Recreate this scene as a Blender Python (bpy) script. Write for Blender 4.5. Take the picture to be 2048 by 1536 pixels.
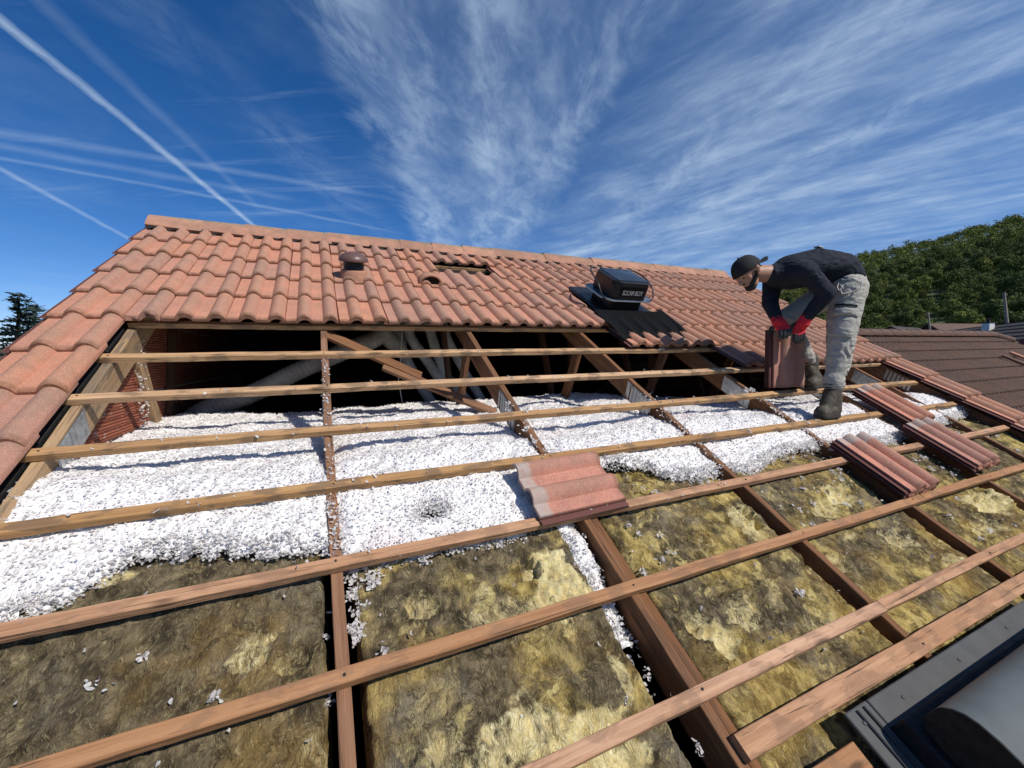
import bpy, bmesh, math, random
import numpy as np
from mathutils import Vector, Matrix
random.seed(7)
RNG = np.random.default_rng(11)
sc = bpy.context.scene
for o in list(bpy.data.objects): bpy.data.objects.remove(o)
col = sc.collection
R = math.radians

# ------------------------------------------------------------------ camera
cam = bpy.data.objects.new('camera', bpy.data.cameras.new('camera'))
col.objects.link(cam)
YAW, PIT, ROL = -0.42550, -0.07160, 0.01560
CAMP = Vector((-0.0153, -2.6502, 0.0023))
_B = Matrix.Rotation(YAW, 3, 'Z') @ Matrix.Rotation(PIT, 3, 'X') @ Matrix.Rotation(ROL, 3, 'Y')
_rx, _fw, _up = _B.col[0], _B.col[1], _B.col[2]
cam.matrix_world = Matrix(((_rx[0], _up[0], -_fw[0], CAMP[0]), (_rx[1], _up[1], -_fw[1], CAMP[1]),
                           (_rx[2], _up[2], -_fw[2], CAMP[2]), (0, 0, 0, 1)))
cam.data.sensor_width = 36
cam.data.lens = 834.83 / 2048 * 36
cam.data.clip_start = 0.05
cam.data.clip_end = 3000
sc.camera = cam

# ------------------------------------------------------------------ sun, sky, exposure
SUN = Vector((0.38, -0.625, 0.765)).normalized()
sd = bpy.data.lights.new('sun', 'SUN')
sd.energy = 4.5; sd.angle = R(0.53); sd.color = (1.0, 0.95, 0.87)
sun = bpy.data.objects.new('sun', sd); col.objects.link(sun)
sun.rotation_euler = SUN.to_track_quat('Z', 'Y').to_euler()
sun.location = (10, -8, 12)
sc.view_settings.view_transform = 'Standard'
sc.view_settings.look = 'None'
sc.view_settings.exposure = 0.0
sc.view_settings.gamma = 1.0
sc.view_settings.use_curve_mapping = False
try:
    sc.cycles.max_bounces = 6; sc.cycles.diffuse_bounces = 3
except Exception: pass

class NT:
    """small helper to wire shader nodes"""
    def __init__(s, nt): s.nt = nt
    def n(s, typ, inp=None, **kw):
        nd = s.nt.nodes.new(typ)
        for k, v in kw.items(): setattr(nd, k, v)
        for k, v in (inp or {}).items(): s.put(nd.inputs[k], v)
        return nd
    def put(s, sock, v):
        if isinstance(v, bpy.types.NodeSocket): s.nt.links.new(v, sock)
        else: sock.default_value = v
    def m(s, op, a, b=None, c=None, clamp=False):
        nd = s.nt.nodes.new('ShaderNodeMath'); nd.operation = op; nd.use_clamp = clamp
        for i, v in enumerate((a, b, c)):
            if v is not None: s.put(nd.inputs[i], v)
        return nd.outputs[0]
    def noise(s, vec, scale, detail=4, rough=0.55, dist=0.0):
        nd = s.n('ShaderNodeTexNoise', {'Vector': vec, 'Scale': scale, 'Detail': detail, 'Roughness': rough, 'Distortion': dist})
        return nd.outputs[0]
    def ramp(s, fac, lo, hi, a=0.0, b=1.0):
        nd = s.n('ShaderNodeMapRange', {0: fac, 1: lo, 2: hi, 3: a, 4: b}); nd.interpolation_type = 'SMOOTHSTEP'
        return nd.outputs[0]
    def mix(s, fac, a, b, blend='MIX'):
        nd = s.nt.nodes.new('ShaderNodeMix'); nd.data_type = 'RGBA'; nd.blend_type = blend
        s.put(nd.inputs[0], fac)
        for i, v in ((6, a), (7, b)):
            if not isinstance(v, bpy.types.NodeSocket): v = (v[0], v[1], v[2], 1)
            s.put(nd.inputs[i], v)
        return nd.outputs[2]
    def mapping(s, vec, scale=(1, 1, 1), rot=(0, 0, 0), loc=(0, 0, 0)):
        return s.n('ShaderNodeMapping', {'Vector': vec, 'Scale': scale, 'Rotation': rot, 'Location': loc}).outputs[0]

world = bpy.data.worlds.new('World'); sc.world = world; world.use_nodes = True
W_ = NT(world.node_tree); world.node_tree.nodes.clear()
sky = W_.n('ShaderNodeTexSky', sky_type='NISHITA', sun_disc=False)
sky.sun_elevation = math.asin(SUN.z); sky.sun_rotation = math.atan2(SUN.x, SUN.y)
sky.air_density = 0.8; sky.dust_density = 0.0; sky.ozone_density = 5.0; sky.altitude = 300
tc = W_.n('ShaderNodeTexCoord').outputs['Generated']
sx = W_.n('ShaderNodeSeparateXYZ', {0: tc}).outputs
zz = W_.m('ADD', W_.m('MAXIMUM', sx[2], 0.0), 0.05)
px, py = W_.m('DIVIDE', sx[0], zz), W_.m('DIVIDE', sx[1], zz)      # the cloud layer seen from below
pv = W_.n('ShaderNodeCombineXYZ', {0: px, 1: py}).outputs[0]
wob = W_.n('ShaderNodeTexNoise', {'Vector': pv, 'Scale': 0.7, 'Detail': 4}).outputs[1]
wv = W_.n('ShaderNodeVectorMath', {0: wob, 1: (0.5, 0.5, 0.5)}, operation='SUBTRACT').outputs[0]
wv = W_.n('ShaderNodeVectorMath', {0: wv, 3: 0.30}, operation='SCALE').outputs[0]
pw = W_.n('ShaderNodeVectorMath', {0: pv, 1: wv}).outputs[0]
def streak(heading, across, along, seed, lo, hi, detail=9):
    # cirrus drawn out along one heading (degrees from +Y towards +X)
    r = W_.mapping(pw, (1, 1, 1), (0, 0, R(heading)))
    r = W_.mapping(r, (across, along, 1), (0, 0, 0), (seed, seed * 1.7, 0))
    return W_.ramp(W_.noise(r, 1.0, detail, 0.66, 0.35), lo, hi)
def lateral(heading):
    h = R(heading)
    return W_.m('SUBTRACT', W_.m('MULTIPLY', px, math.cos(h)), W_.m('MULTIPLY', py, math.sin(h)))
latA = lateral(17.6)
fan = streak(17.6, 2.6, 0.42, 3.1, 0.40, 0.76)
fan2 = streak(26, 7.0, 2.6, 8.3, 0.38, 0.74)
break_ = W_.ramp(W_.noise(pw, 1.5, 5, 0.65), 0.36, 0.62, 0.2, 1.0)
maskA = W_.m('MULTIPLY', W_.ramp(latA, -0.38, -0.12), W_.ramp(latA, 0.62, 0.28))
cA = W_.m('MULTIPLY', maskA, W_.m('MULTIPLY', break_, W_.m('ADD', W_.m('MULTIPLY', fan, 0.20), W_.m('MULTIPLY', fan2, 0.24))))
cA = W_.m('ADD', cA, W_.m('MULTIPLY', maskA, 0.07))
br = streak(-10, 2.2, 0.55, 5.7, 0.40, 0.74)
br2 = streak(-22, 6.0, 2.2, 1.9, 0.38, 0.74)
latB = lateral(17.6)
maskB = W_.ramp(latB, 0.30, 0.95)
cB = W_.m('MULTIPLY', maskB, W_.m('ADD', W_.m('ADD', W_.m('MULTIPLY', break_, W_.m('MULTIPLY', br, 0.42)), W_.m('MULTIPLY', br2, 0.22)), 0.13))
veil = W_.m('MULTIPLY', W_.ramp(W_.noise(pw, 1.3, 6, 0.6), 0.45, 0.85), 0.12)
# left wisps
lw = streak(-66, 6.0, 0.5, 4.4, 0.52, 0.76)
maskL = W_.m('MULTIPLY', W_.ramp(latA, -0.25, -0.7), W_.ramp(latA, -3.0, -2.0))
cL = W_.m('MULTIPLY', W_.m('MULTIPLY', maskL, lw), 0.22)
cl = W_.m('ADD', W_.m('ADD', cA, cB), W_.m('ADD', veil, cL))
wn = W_.noise(pw, 7.0, 5, 0.6)
def contrail(a, b, w0, w1, dens, fade=0.12):
    ax, ay = a; bx, by = b
    L = math.hypot(bx - ax, by - ay); dx, dy = (bx - ax) / L, (by - ay) / L
    rx, ry = W_.m('SUBTRACT', px, ax), W_.m('SUBTRACT', py, ay)
    t = W_.m('ADD', W_.m('MULTIPLY', rx, dx), W_.m('MULTIPLY', ry, dy))
    d = W_.m('ABSOLUTE', W_.m('ADD', W_.m('SUBTRACT', W_.m('MULTIPLY', rx, dy), W_.m('MULTIPLY', ry, dx)),
                               W_.m('MULTIPLY', W_.m('SUBTRACT', wn, 0.5), 0.03)))
    w = W_.n('ShaderNodeMapRange', {0: t, 1: 0.0, 2: L, 3: w0, 4: w1}).outputs[0]
    c = W_.m('SUBTRACT', 1.0, W_.m('DIVIDE', d, w), clamp=True)
    c = W_.m('POWER', c, 0.8)
    ends = W_.m('MULTIPLY', W_.ramp(t, -fade, 0.0), W_.ramp(t, L + fade, L))
    k = W_.m('MULTIPLY', W_.m('MULTIPLY', c, ends), W_.m('MULTIPLY', W_.ramp(wn, 0.2, 0.75, 0.55, 1.0), dens))
    return k
fib = W_.noise(W_.mapping(W_.mapping(pw, (1, 1, 1), (0, 0, R(62))), (16, 4.5, 1)), 1.0, 5, 0.62, 0.3)
def ribbon(a, b, w0, w1, dens, seed):
    # feathered cirrus ribbon: soft core, combed edges, uneven along its length
    ax, ay = a; bx, by = b
    L = math.hypot(bx - ax, by - ay); dx, dy = (bx - ax) / L, (by - ay) / L
    qs = W_.n('ShaderNodeSeparateXYZ', {0: pw}).outputs
    rx, ry = W_.m('SUBTRACT', qs[0], ax), W_.m('SUBTRACT', qs[1], ay)
    t = W_.m('ADD', W_.m('MULTIPLY', rx, dx), W_.m('MULTIPLY', ry, dy))
    d = W_.m('SUBTRACT', W_.m('MULTIPLY', rx, dy), W_.m('MULTIPLY', ry, dx))
    d = W_.m('ABSOLUTE', W_.m('ADD', d, W_.m('MULTIPLY', W_.m('SUBTRACT', fib, 0.5), 0.20)))
    w = W_.n('ShaderNodeMapRange', {0: t, 1: 0.0, 2: L, 3: w0, 4: w1}).outputs[0]
    c = W_.ramp(W_.m('DIVIDE', d, w), 1.0, 0.0)
    lng = W_.ramp(W_.noise(W_.n('ShaderNodeVectorMath', {0: pw, 1: (seed, 0, 0)}).outputs[0], 1.6, 4, 0.6), 0.32, 0.62, 0.35, 1.0)
    ends = W_.m('MULTIPLY', W_.ramp(t, -0.8, -0.1), W_.ramp(t, L + 1.2, L * .6))
    c = W_.m('MULTIPLY', c, W_.ramp(W_.noise(W_.mapping(W_.mapping(pw, (1, 1, 1), (0, 0, R(30))), (9, 3.2, 1)), 1.0, 8, 0.68, 0.4), 0.34, 0.62, 0.15, 1.1))
    return W_.m('MULTIPLY', W_.m('MULTIPLY', c, ends), W_.m('MULTIPLY', lng, dens * 0.74))
for a_, b_, w0_, w1_, dn_, sd0 in (((0.07, 1.16), (0.80, 3.2), .15, .18, .52, 1.3), ((0.24, 1.15), (0.92, 3.1), .10, .15, .30, 4.1), ((0.47, 1.05), (1.16, 3.1), .14, .17, .46, 7.7),
                                   ((0.62, 0.95), (1.14, 2.5), .10, .12, .26, 9.2), ((0.80, 0.90), (1.24, 2.6), .13, .16, .40, 3.3), ((-0.35, 1.5), (0.45, 3.1), .16, .20, .14, 5.1), ((1.45, .70), (1.85, 2.6), .16, .20, .30, 2.2), ((1.98, .5), (2.15, 2.6), .14, .22, .30, 6.4)):
    cl = W_.m('ADD', cl, ribbon(a_, b_, w0_, w1_, dn_, sd0))
trails = [((-0.80, 1.35), (-0.37, 3.08), 0.026, 0.022, 0.56, 0.9),
          ((-1.40, 1.4), (-1.09, 4.0), 0.024, 0.026, 0.36, 0.4),
          ((-0.60, 1.55), (-0.33, 2.65), 0.035, 0.025, 0.10, 0.3),
          ((-1.4, 2.48), (0.10, 2.88), 0.03, 0.03, 0.22, 0.6),
          ((-1.3, 2.27), (0.0, 2.40), 0.06, 0.04, 0.18, 0.5),
          ((-1.3, 2.38), (-0.35, 2.58), 0.05, 0.05, 0.15, 0.4)]
for a, b, w0, w1, dn, fd in trails: cl = W_.m('ADD', cl, contrail(a, b, w0, w1, dn, fd))
cl = W_.m('MINIMUM', W_.m('MULTIPLY', cl, W_.ramp(sx[2], 0.0, 0.12)), 0.85)
skyc = W_.n('ShaderNodeHueSaturation', {'Saturation': 1.26, 'Value': 1.0, 'Color': sky.outputs[0]}).outputs[0]
skyc = W_.mix(1.0, skyc, (1.0, 0.88, 0.97), 'MULTIPLY')
skyc = W_.mix(cl, skyc, (5.0, 6.4, 8.0))
bg = W_.n('ShaderNodeBackground', {'Color': skyc, 'Strength': 0.111})
wo = W_.n('ShaderNodeOutputWorld', {'Surface': bg.outputs[0]})

# ------------------------------------------------------------------ helpers
PITCH = R(30); CP, SP = math.cos(PITCH), math.sin(PITCH)
EU, EV, EN = Vector((1, 0, 0)), Vector((0, CP, SP)), Vector((0, -SP, CP))
ROOF = Matrix((EU, EV, EN)).transposed().to_4x4()     # roof axes (u along the ridge, v up the slope, n out of it)
def Wp(u, v, n=0.0): return Vector((u, v * CP - n * SP, v * SP + n * CP))
def roof_mat(u, v, n, rot=0.0, tilt=0.0, roll=0.0):
    return Matrix.Translation(Wp(u, v, n)) @ ROOF @ Matrix.Rotation(rot, 4, 'Z') @ Matrix.Rotation(tilt, 4, 'X') @ Matrix.Rotation(roll, 4, 'Y')

def meshd(name, V, F, mat=None, smooth=None):
    me = bpy.data.meshes.new(name)
    me.from_pydata([tuple(v) for v in V], [], [tuple(f) for f in F])
    if mat: me.materials.append(mat)
    if smooth is not None:
        me.polygons.foreach_set('use_smooth', [True] * len(me.polygons))
        me.set_sharp_from_angle(angle=R(smooth))
    me.update(); return me
def mesh_np(name, V, Q, mat, smooth=True):
    V = np.asarray(V, np.float32); Q = np.asarray(Q, np.int32); k = Q.shape[1]
    me = bpy.data.meshes.new(name)
    me.vertices.add(len(V)); me.vertices.foreach_set('co', V.ravel())
    me.loops.add(Q.size); me.loops.foreach_set('vertex_index', Q.ravel())
    me.polygons.add(len(Q)); me.polygons.foreach_set('loop_start', np.arange(0, Q.size, k, dtype=np.int32))
    me.polygons.foreach_set('use_smooth', np.full(len(Q), smooth))
    me.materials.append(mat); me.update(calc_edges=True); me.validate(); return me
def link(name, me, parent=None, mw=None):
    o = bpy.data.objects.new(name, me); col.objects.link(o)
    if parent: o.parent = parent
    if mw is not None:
        if parent: o.matrix_parent_inverse = Matrix.Identity(4); o.matrix_basis = BASE.get(parent.name, Matrix.Identity(4)).inverted() @ mw
        else: o.matrix_basis = mw
        BASE[o.name] = mw
    else:
        # mesh given in world space
        if parent: o.matrix_basis = BASE.get(parent.name, Matrix.Identity(4)).inverted()
        BASE[o.name] = Matrix.Identity(4)
    return o
BASE = {}
def tag(o, label=None, cat=None, group=None, kind=None):
    if label: o['label'] = label
    if cat: o['category'] = cat
    if group: o['group'] = group
    if kind: o['kind'] = kind
    return o
def empty(name, mw, label=None, cat=None, group=None):
    o = bpy.data.objects.new(name, None); col.objects.link(o)
    o.empty_display_size = 0.1
    o.matrix_basis = mw; BASE[o.name] = mw
    return tag(o, label, cat, group)

class MB:
    def __init__(s): s.V, s.F = [], []
    def add(s, V, F):
        b = len(s.V); s.V += [Vector(v) for v in V]; s.F += [tuple(i + b for i in f) for f in F]; return s
    def box(s, lo, hi, M=None):
        V = [Vector((x, y, z)) for x in (lo[0], hi[0]) for y in (lo[1], hi[1]) for z in (lo[2], hi[2])]
        if M is not None: V = [M @ v for v in V]
        return s.add(V, [(0, 1, 3, 2), (4, 6, 7, 5), (0, 4, 5, 1), (2, 3, 7, 6), (0, 2, 6, 4), (1, 5, 7, 3)])
    def bbox(s, lo, hi, b, M=None):
        # bevelled box: chamfered along all three axes through stacked loops
        (x0, y0, z0), (x1, y1, z1) = lo, hi
        def loop(z, i):
            return [(x0 + b + i, y0 + i, z), (x1 - b - i, y0 + i, z), (x1 - i, y0 + b + i, z), (x1 - i, y1 - b - i, z),
                    (x1 - b - i, y1 - i, z), (x0 + b + i, y1 - i, z), (x0 + i, y1 - b - i, z), (x0 + i, y0 + b + i, z)]
        V = loop(z0, b) + loop(z0 + b, 0) + loop(z1 - b, 0) + loop(z1, b)
        F = [tuple(range(7, -1, -1)), tuple(range(24, 32))]
        for k in range(3):
            for i in range(8): F.append((k * 8 + i, k * 8 + (i + 1) % 8, k * 8 + 8 + (i + 1) % 8, k * 8 + 8 + i))
        V = [Vector(v) for v in V]
        if M is not None: V = [M @ v for v in V]
        return s.add(V, F)
    def tube(s, pts, rad, seg=10, cap=True, rib=0.0):
        pts = [Vector(p) for p in pts]; n = len(pts)
        rads = rad if isinstance(rad, (list, tuple)) else [rad] * n
        V, F = [], []; up = Vector((0, 0, 1)); X = None
        for i, p in enumerate(pts):
            t = (pts[min(i + 1, n - 1)] - pts[max(i - 1, 0)]).normalized()
            if X is None: X = t.orthogonal().normalized()
            X = (X - t * X.dot(t)).normalized(); Y = t.cross(X)
            r = rads[i] * (1 + rib * (i % 2))
            for k in range(seg):
                a = 2 * math.pi * k / seg; V.append(p + X * r * math.cos(a) + Y * r * math.sin(a))
        for i in range(n - 1):
            for k in range(seg): F.append((i * seg + k, i * seg + (k + 1) % seg, (i + 1) * seg + (k + 1) % seg, (i + 1) * seg + k))
        if cap: F += [tuple(range(seg - 1, -1, -1)), tuple((n - 1) * seg + k for k in range(seg))]
        return s.add(V, F)
    def lathe(s, prof, seg=28, M=None):
        V, F = [], []
        for r, z in prof:
            for k in range(seg):
                a = 2 * math.pi * k / seg; V.append(Vector((r * math.cos(a), r * math.sin(a), z)))
        for i in range(len(prof) - 1):
            for k in range(seg): F.append((i * seg + k, i * seg + (k + 1) % seg, (i + 1) * seg + (k + 1) % seg, (i + 1) * seg + k))
        if M is not None: V = [M @ v for v in V]
        return s.add(V, F)
    def prism(s, poly, a, b, M=None):
        # polygon (y,z) swept along x from a to b
        n = len(poly)
        V = [Vector((a, y, z)) for y, z in poly] + [Vector((b, y, z)) for y, z in poly]
        F = [tuple(range(n - 1, -1, -1)), tuple(range(n, 2 * n))] + [(i, (i + 1) % n, n + (i + 1) % n, n + i) for i in range(n)]
        if M is not None: V = [M @ v for v in V]
        return s.add(V, F)
    def me(s, name, mat, smooth=None): return meshd(name, s.V, s.F, mat, smooth)
    def build(s, name, mat, parent=None, smooth=None, mw=None): return link(name, s.me(name, mat, smooth), parent, mw)

# value noise with numpy
def _h(ix, iy, iz, seed):
    n = (ix * 374761393 + iy * 668265263 + iz * 2147483647 + seed * 1274126177) & 0xFFFFFFFF
    n = ((n ^ (n >> 13)) * 1274126177) & 0xFFFFFFFF
    n = ((n ^ (n >> 16)) * 2246822519) & 0xFFFFFFFF
    return ((n ^ (n >> 15)) & 0xFFFF) / 65535.0
def vnoise(P, seed=0):
    P = np.asarray(P, float); I = np.floor(P).astype(np.int64); f = P - I; f = f * f * (3 - 2 * f)
    r = 0
    for dx in (0, 1):
        for dy in (0, 1):
            for dz in (0, 1):
                w = (f[:, 0] if dx else 1 - f[:, 0]) * (f[:, 1] if dy else 1 - f[:, 1]) * (f[:, 2] if dz else 1 - f[:, 2])
                r = r + w * _h(I[:, 0] + dx, I[:, 1] + dy, I[:, 2] + dz, seed)
    return r
def fbm(P, octv=4, seed=0, gain=0.5):
    P = np.asarray(P, float); a, s, t = 1.0, 0.0, 0.0
    for i in range(octv):
        s = s + a * (vnoise(P * 2 ** i, seed + i * 17) - 0.5); t += a; a *= gain
    return s / t * 2      # about -1..1

# ------------------------------------------------------------------ materials
def mat(name, fn, bump=None):
    m = bpy.data.materials.new(name); m.use_nodes = True
    k = NT(m.node_tree); bs = m.node_tree.nodes['Principled BSDF']
    k.co = k.n('ShaderNodeTexCoord').outputs['Object']
    k.rnd = k.n('ShaderNodeObjectInfo').outputs['Random']
    k.bs = bs
    fn(k)
    return m
def setc(k, colr, rough=0.85, h=None, dist=0.01, strength=0.5, spec=0.3, metal=0.0):
    if not isinstance(colr, bpy.types.NodeSocket): colr = (*colr, 1)
    k.put(k.bs.inputs['Base Color'], colr); k.put(k.bs.inputs['Roughness'], rough)
    k.bs.inputs['Specular IOR Level'].default_value = spec; k.bs.inputs['Metallic'].default_value = metal
    if h is not None:
        b = k.n('ShaderNodeBump', {'Strength': strength, 'Distance': dist, 'Height': h})
        k.put(k.bs.inputs['Normal'], b.outputs[0])
def off(k):   # object coordinates shifted per object so copies differ
    r = k.n('ShaderNodeCombineXYZ', {0: k.m('MULTIPLY', k.rnd, 37.0), 1: k.m('MULTIPLY', k.rnd, 11.0), 2: k.m('MULTIPLY', k.rnd, 5.0)}).outputs[0]
    return k.n('ShaderNodeVectorMath', {0: k.co, 1: r}).outputs[0]

def f_tile(base, dark, light, pale):
    def f(k):
        p = off(k); s = k.n('ShaderNodeSeparateXYZ', {0: k.co}).outputs
        big = k.noise(p, 9, 4); mid = k.noise(p, 45, 4); grit = k.noise(p, 230, 3, 0.75)
        c = k.mix(k.ramp(big, 0.3, 0.72), base, dark)
        c = k.mix(k.m('MULTIPLY', k.ramp(mid, 0.5, 0.75), 0.45), c, light)
        # grey patina along the crown of the rolls
        cr = k.m('MULTIPLY', k.ramp(s[2], 0.022, 0.05), k.ramp(k.noise(p, 22, 4), 0.28, 0.62, 0.10, 0.52))
        c = k.mix(cr, c, (dark[0] * 0.72, dark[1] * 0.95, dark[2] * 0.95))
        c = k.mix(k.ramp(grit, 0.57, 0.68, 0.0, 0.7), c, (0.74, 0.52, 0.40))
        c = k.mix(k.ramp(grit, 0.44, 0.32, 0.0, 0.6), c, (dark[0] * .4, dark[1] * .35, dark[2] * .3))
        # algae and dirt held by the lower lip of each tile
        lip = k.m('MULTIPLY', k.ramp(s[1], -TL + 0.035, -TL + 0.002), k.ramp(k.noise(p, 30, 4), 0.3, 0.6, 0.25, 0.85))
        c = k.mix(lip, c, (dark[0] * .5, dark[1] * .5, dark[2] * .45))
        lic = k.m('MULTIPLY', k.ramp(k.noise(p, 70, 4, 0.6), 0.66, 0.72), k.ramp(k.noise(p, 6, 2), 0.5, 0.62))
        c = k.mix(k.m('MULTIPLY', lic, 0.6), c, (0.50, 0.47, 0.36))
        v = k.n('ShaderNodeHueSaturation', {'Color': c, 'Value': k.m('ADD', k.m('MULTIPLY', k.rnd, 0.20), 0.90), 'Saturation': k.m('ADD', k.m('MULTIPLY', k.rnd, 0.14), 0.92)}).outputs[0]
        if pale:
            # bare concrete zone at the head that the next course normally covers
            y = k.m('ADD', s[1], k.m('MULTIPLY', k.m('SUBTRACT', k.noise(p, 28, 3), 0.5), 0.05))
            v = k.mix(k.m('MULTIPLY', k.ramp(y, -0.075, -0.050), k.ramp(k.noise(p, 40, 4), 0.3, 0.6, 0.45, 0.95)), v, (0.40, 0.33, 0.29))
        v = k.mix(k.ramp(s[0], 0.004, 0.0), v, (0.13, 0.05, 0.04))
        h = k.m('ADD', grit, k.m('MULTIPLY', mid, 0.8))
        setc(k, v, 0.82, h, 0.004, 0.55, 0.35)
    return f
M = {}
TL, TW, CW, GA = 0.44, 0.333, 0.302, 0.345
M['tile'] = mat('concrete_tile_orange', f_tile((0.49, 0.222, 0.145), (0.385, 0.19, 0.128), (0.56, 0.29, 0.20), False))
M['tile_red'] = mat('concrete_tile_reddish', f_tile((0.50, 0.21, 0.145), (0.385, 0.17, 0.12), (0.56, 0.28, 0.20), True))
M['tile_brown'] = mat('concrete_tile_brown', f_tile((0.125, 0.060, 0.040), (0.095, 0.048, 0.034), (0.15, 0.078, 0.052), False))
M['tile_dark'] = mat('concrete_tile_dark', f_tile((0.034, 0.027, 0.025), (0.024, 0.020, 0.019), (0.05, 0.04, 0.036), False))
def f_ridge(k):
    p = off(k); s = k.n('ShaderNodeSeparateXYZ', {0: k.co}).outputs
    c = k.mix(k.ramp(k.noise(p, 14, 4), 0.3, 0.7), (0.47, 0.235, 0.155), (0.36, 0.20, 0.14))
    g = k.noise(p, 330, 2, 0.7)
    c = k.mix(k.ramp(g, 0.6, 0.75, 0, 0.4), c, (0.62, 0.45, 0.36))
    lich = k.m('MULTIPLY', k.ramp(k.noise(p, 26, 5, 0.65), 0.40, 0.56), k.ramp(s[2], 0.06, 0.095))
    c = k.mix(lich, c, (0.24, 0.21, 0.13))
    v_ = k.n('ShaderNodeHueSaturation', {'Color': c, 'Value': k.m('ADD', k.m('MULTIPLY', k.rnd, 0.3), 0.82)}).outputs[0]
    c = k.mix(k.ramp(k.noise(p, 8, 4), 0.45, 0.7, 0, 0.6), v_, (0.25, 0.14, 0.095))
    c = k.mix(k.m('MULTIPLY', k.ramp(k.noise(p, 55, 4), 0.62, 0.7), k.ramp(s[2], 0.09, 0.11)), c, (0.6, 0.58, 0.52))
    setc(k, c, 0.85, k.m('ADD', g, k.noise(p, 60, 3)), 0.004, 0.6)
M['ridge'] = mat('ridge_tile', f_ridge)

def f_wood(a0, b0, stain, stain_amt, period=0.0, grain=1.0):
    def f(k):
        p = off(k)
        a, b = [k.n('ShaderNodeHueSaturation', {'Color': (*q_, 1), 'Value': k.m('ADD', k.m('MULTIPLY', k.rnd, 0.40), 0.78), 'Saturation': k.m('ADD', k.m('MULTIPLY', k.rnd, -0.22), 1.05)}).outputs[0] for q_ in (a0, b0)]
        g = k.noise(k.mapping(p, (1.6, 46 * grain, 46 * grain)), 1.0, 5, 0.62, 0.6)
        g2 = k.noise(k.mapping(p, (6, 190, 190)), 1.0, 3, 0.6)
        big = k.noise(k.mapping(p, (1.3, 5, 5)), 1.0, 3)
        c = k.mix(k.ramp(g, 0.3, 0.7), a, b)
        c = k.mix(k.ramp(g2, 0.56, 0.74, 0, 0.5), c, (b0[0] * .55, b0[1] * .5, b0[2] * .45))
        c = k.mix(k.m('MULTIPLY', k.ramp(big, 0.42, 0.7), 0.4), c, (a0[0] * .72, a0[1] * .66, a0[2] * .6))
        # knots
        vo = k.n('ShaderNodeTexVoronoi', {'Vector': k.mapping(p, (2.3, 9, 9)), 'Scale': 1.0}).outputs[0]
        c = k.mix(k.ramp(vo, 0.13, 0.05, 0, 0.85), c, (0.07, 0.035, 0.016))
        if stain_amt:
            q = k.noise(k.mapping(p, (6.5 if period else 3.2, 16, 16)), 1.0, 4, 0.62, 0.35)
            if period:
                sxx = k.n('ShaderNodeSeparateXYZ', {0: p}).outputs[0]
                q = k.m('ADD', q, k.m('MULTIPLY', k.m('SINE', k.m('MULTIPLY', sxx, 2 * math.pi / 0.151)), 0.045))
            st = k.ramp(q, 0.50, 0.60, 0, stain_amt)
            c = k.mix(st, c, stain)
        ck = k.noise(k.mapping(p, (2.5, 95, 95)), 1.0, 2, 0.5, 1.0)
        c = k.mix(k.ramp(ck, 0.63, 0.70, 0, 0.75), c, (0.05, 0.028, 0.015))
        setc(k, c, 0.78, k.m('ADD', g, k.m('MULTIPLY', g2, 0.7)), 0.005, 0.9, 0.3)
    return f
M['batten'] = mat('batten_wood', f_wood((0.55, 0.325, 0.145), (0.38, 0.20, 0.082), (0.13, 0.09, 0.06), 0.62, 1))
M['batten_low'] = mat('batten_wood_orange', f_wood((0.50, 0.265, 0.132), (0.34, 0.16, 0.073), (0.17, 0.10, 0.062), 0.42, 1))
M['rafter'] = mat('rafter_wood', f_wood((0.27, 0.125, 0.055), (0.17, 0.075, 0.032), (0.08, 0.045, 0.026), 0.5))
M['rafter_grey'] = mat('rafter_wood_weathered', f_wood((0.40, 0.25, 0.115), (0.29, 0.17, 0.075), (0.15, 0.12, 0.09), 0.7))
M['wood_dark'] = mat('attic_wood', f_wood((0.11, 0.05, 0.025), (0.07, 0.032, 0.016), (0.035, 0.02, 0.012), 0.4))

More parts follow.
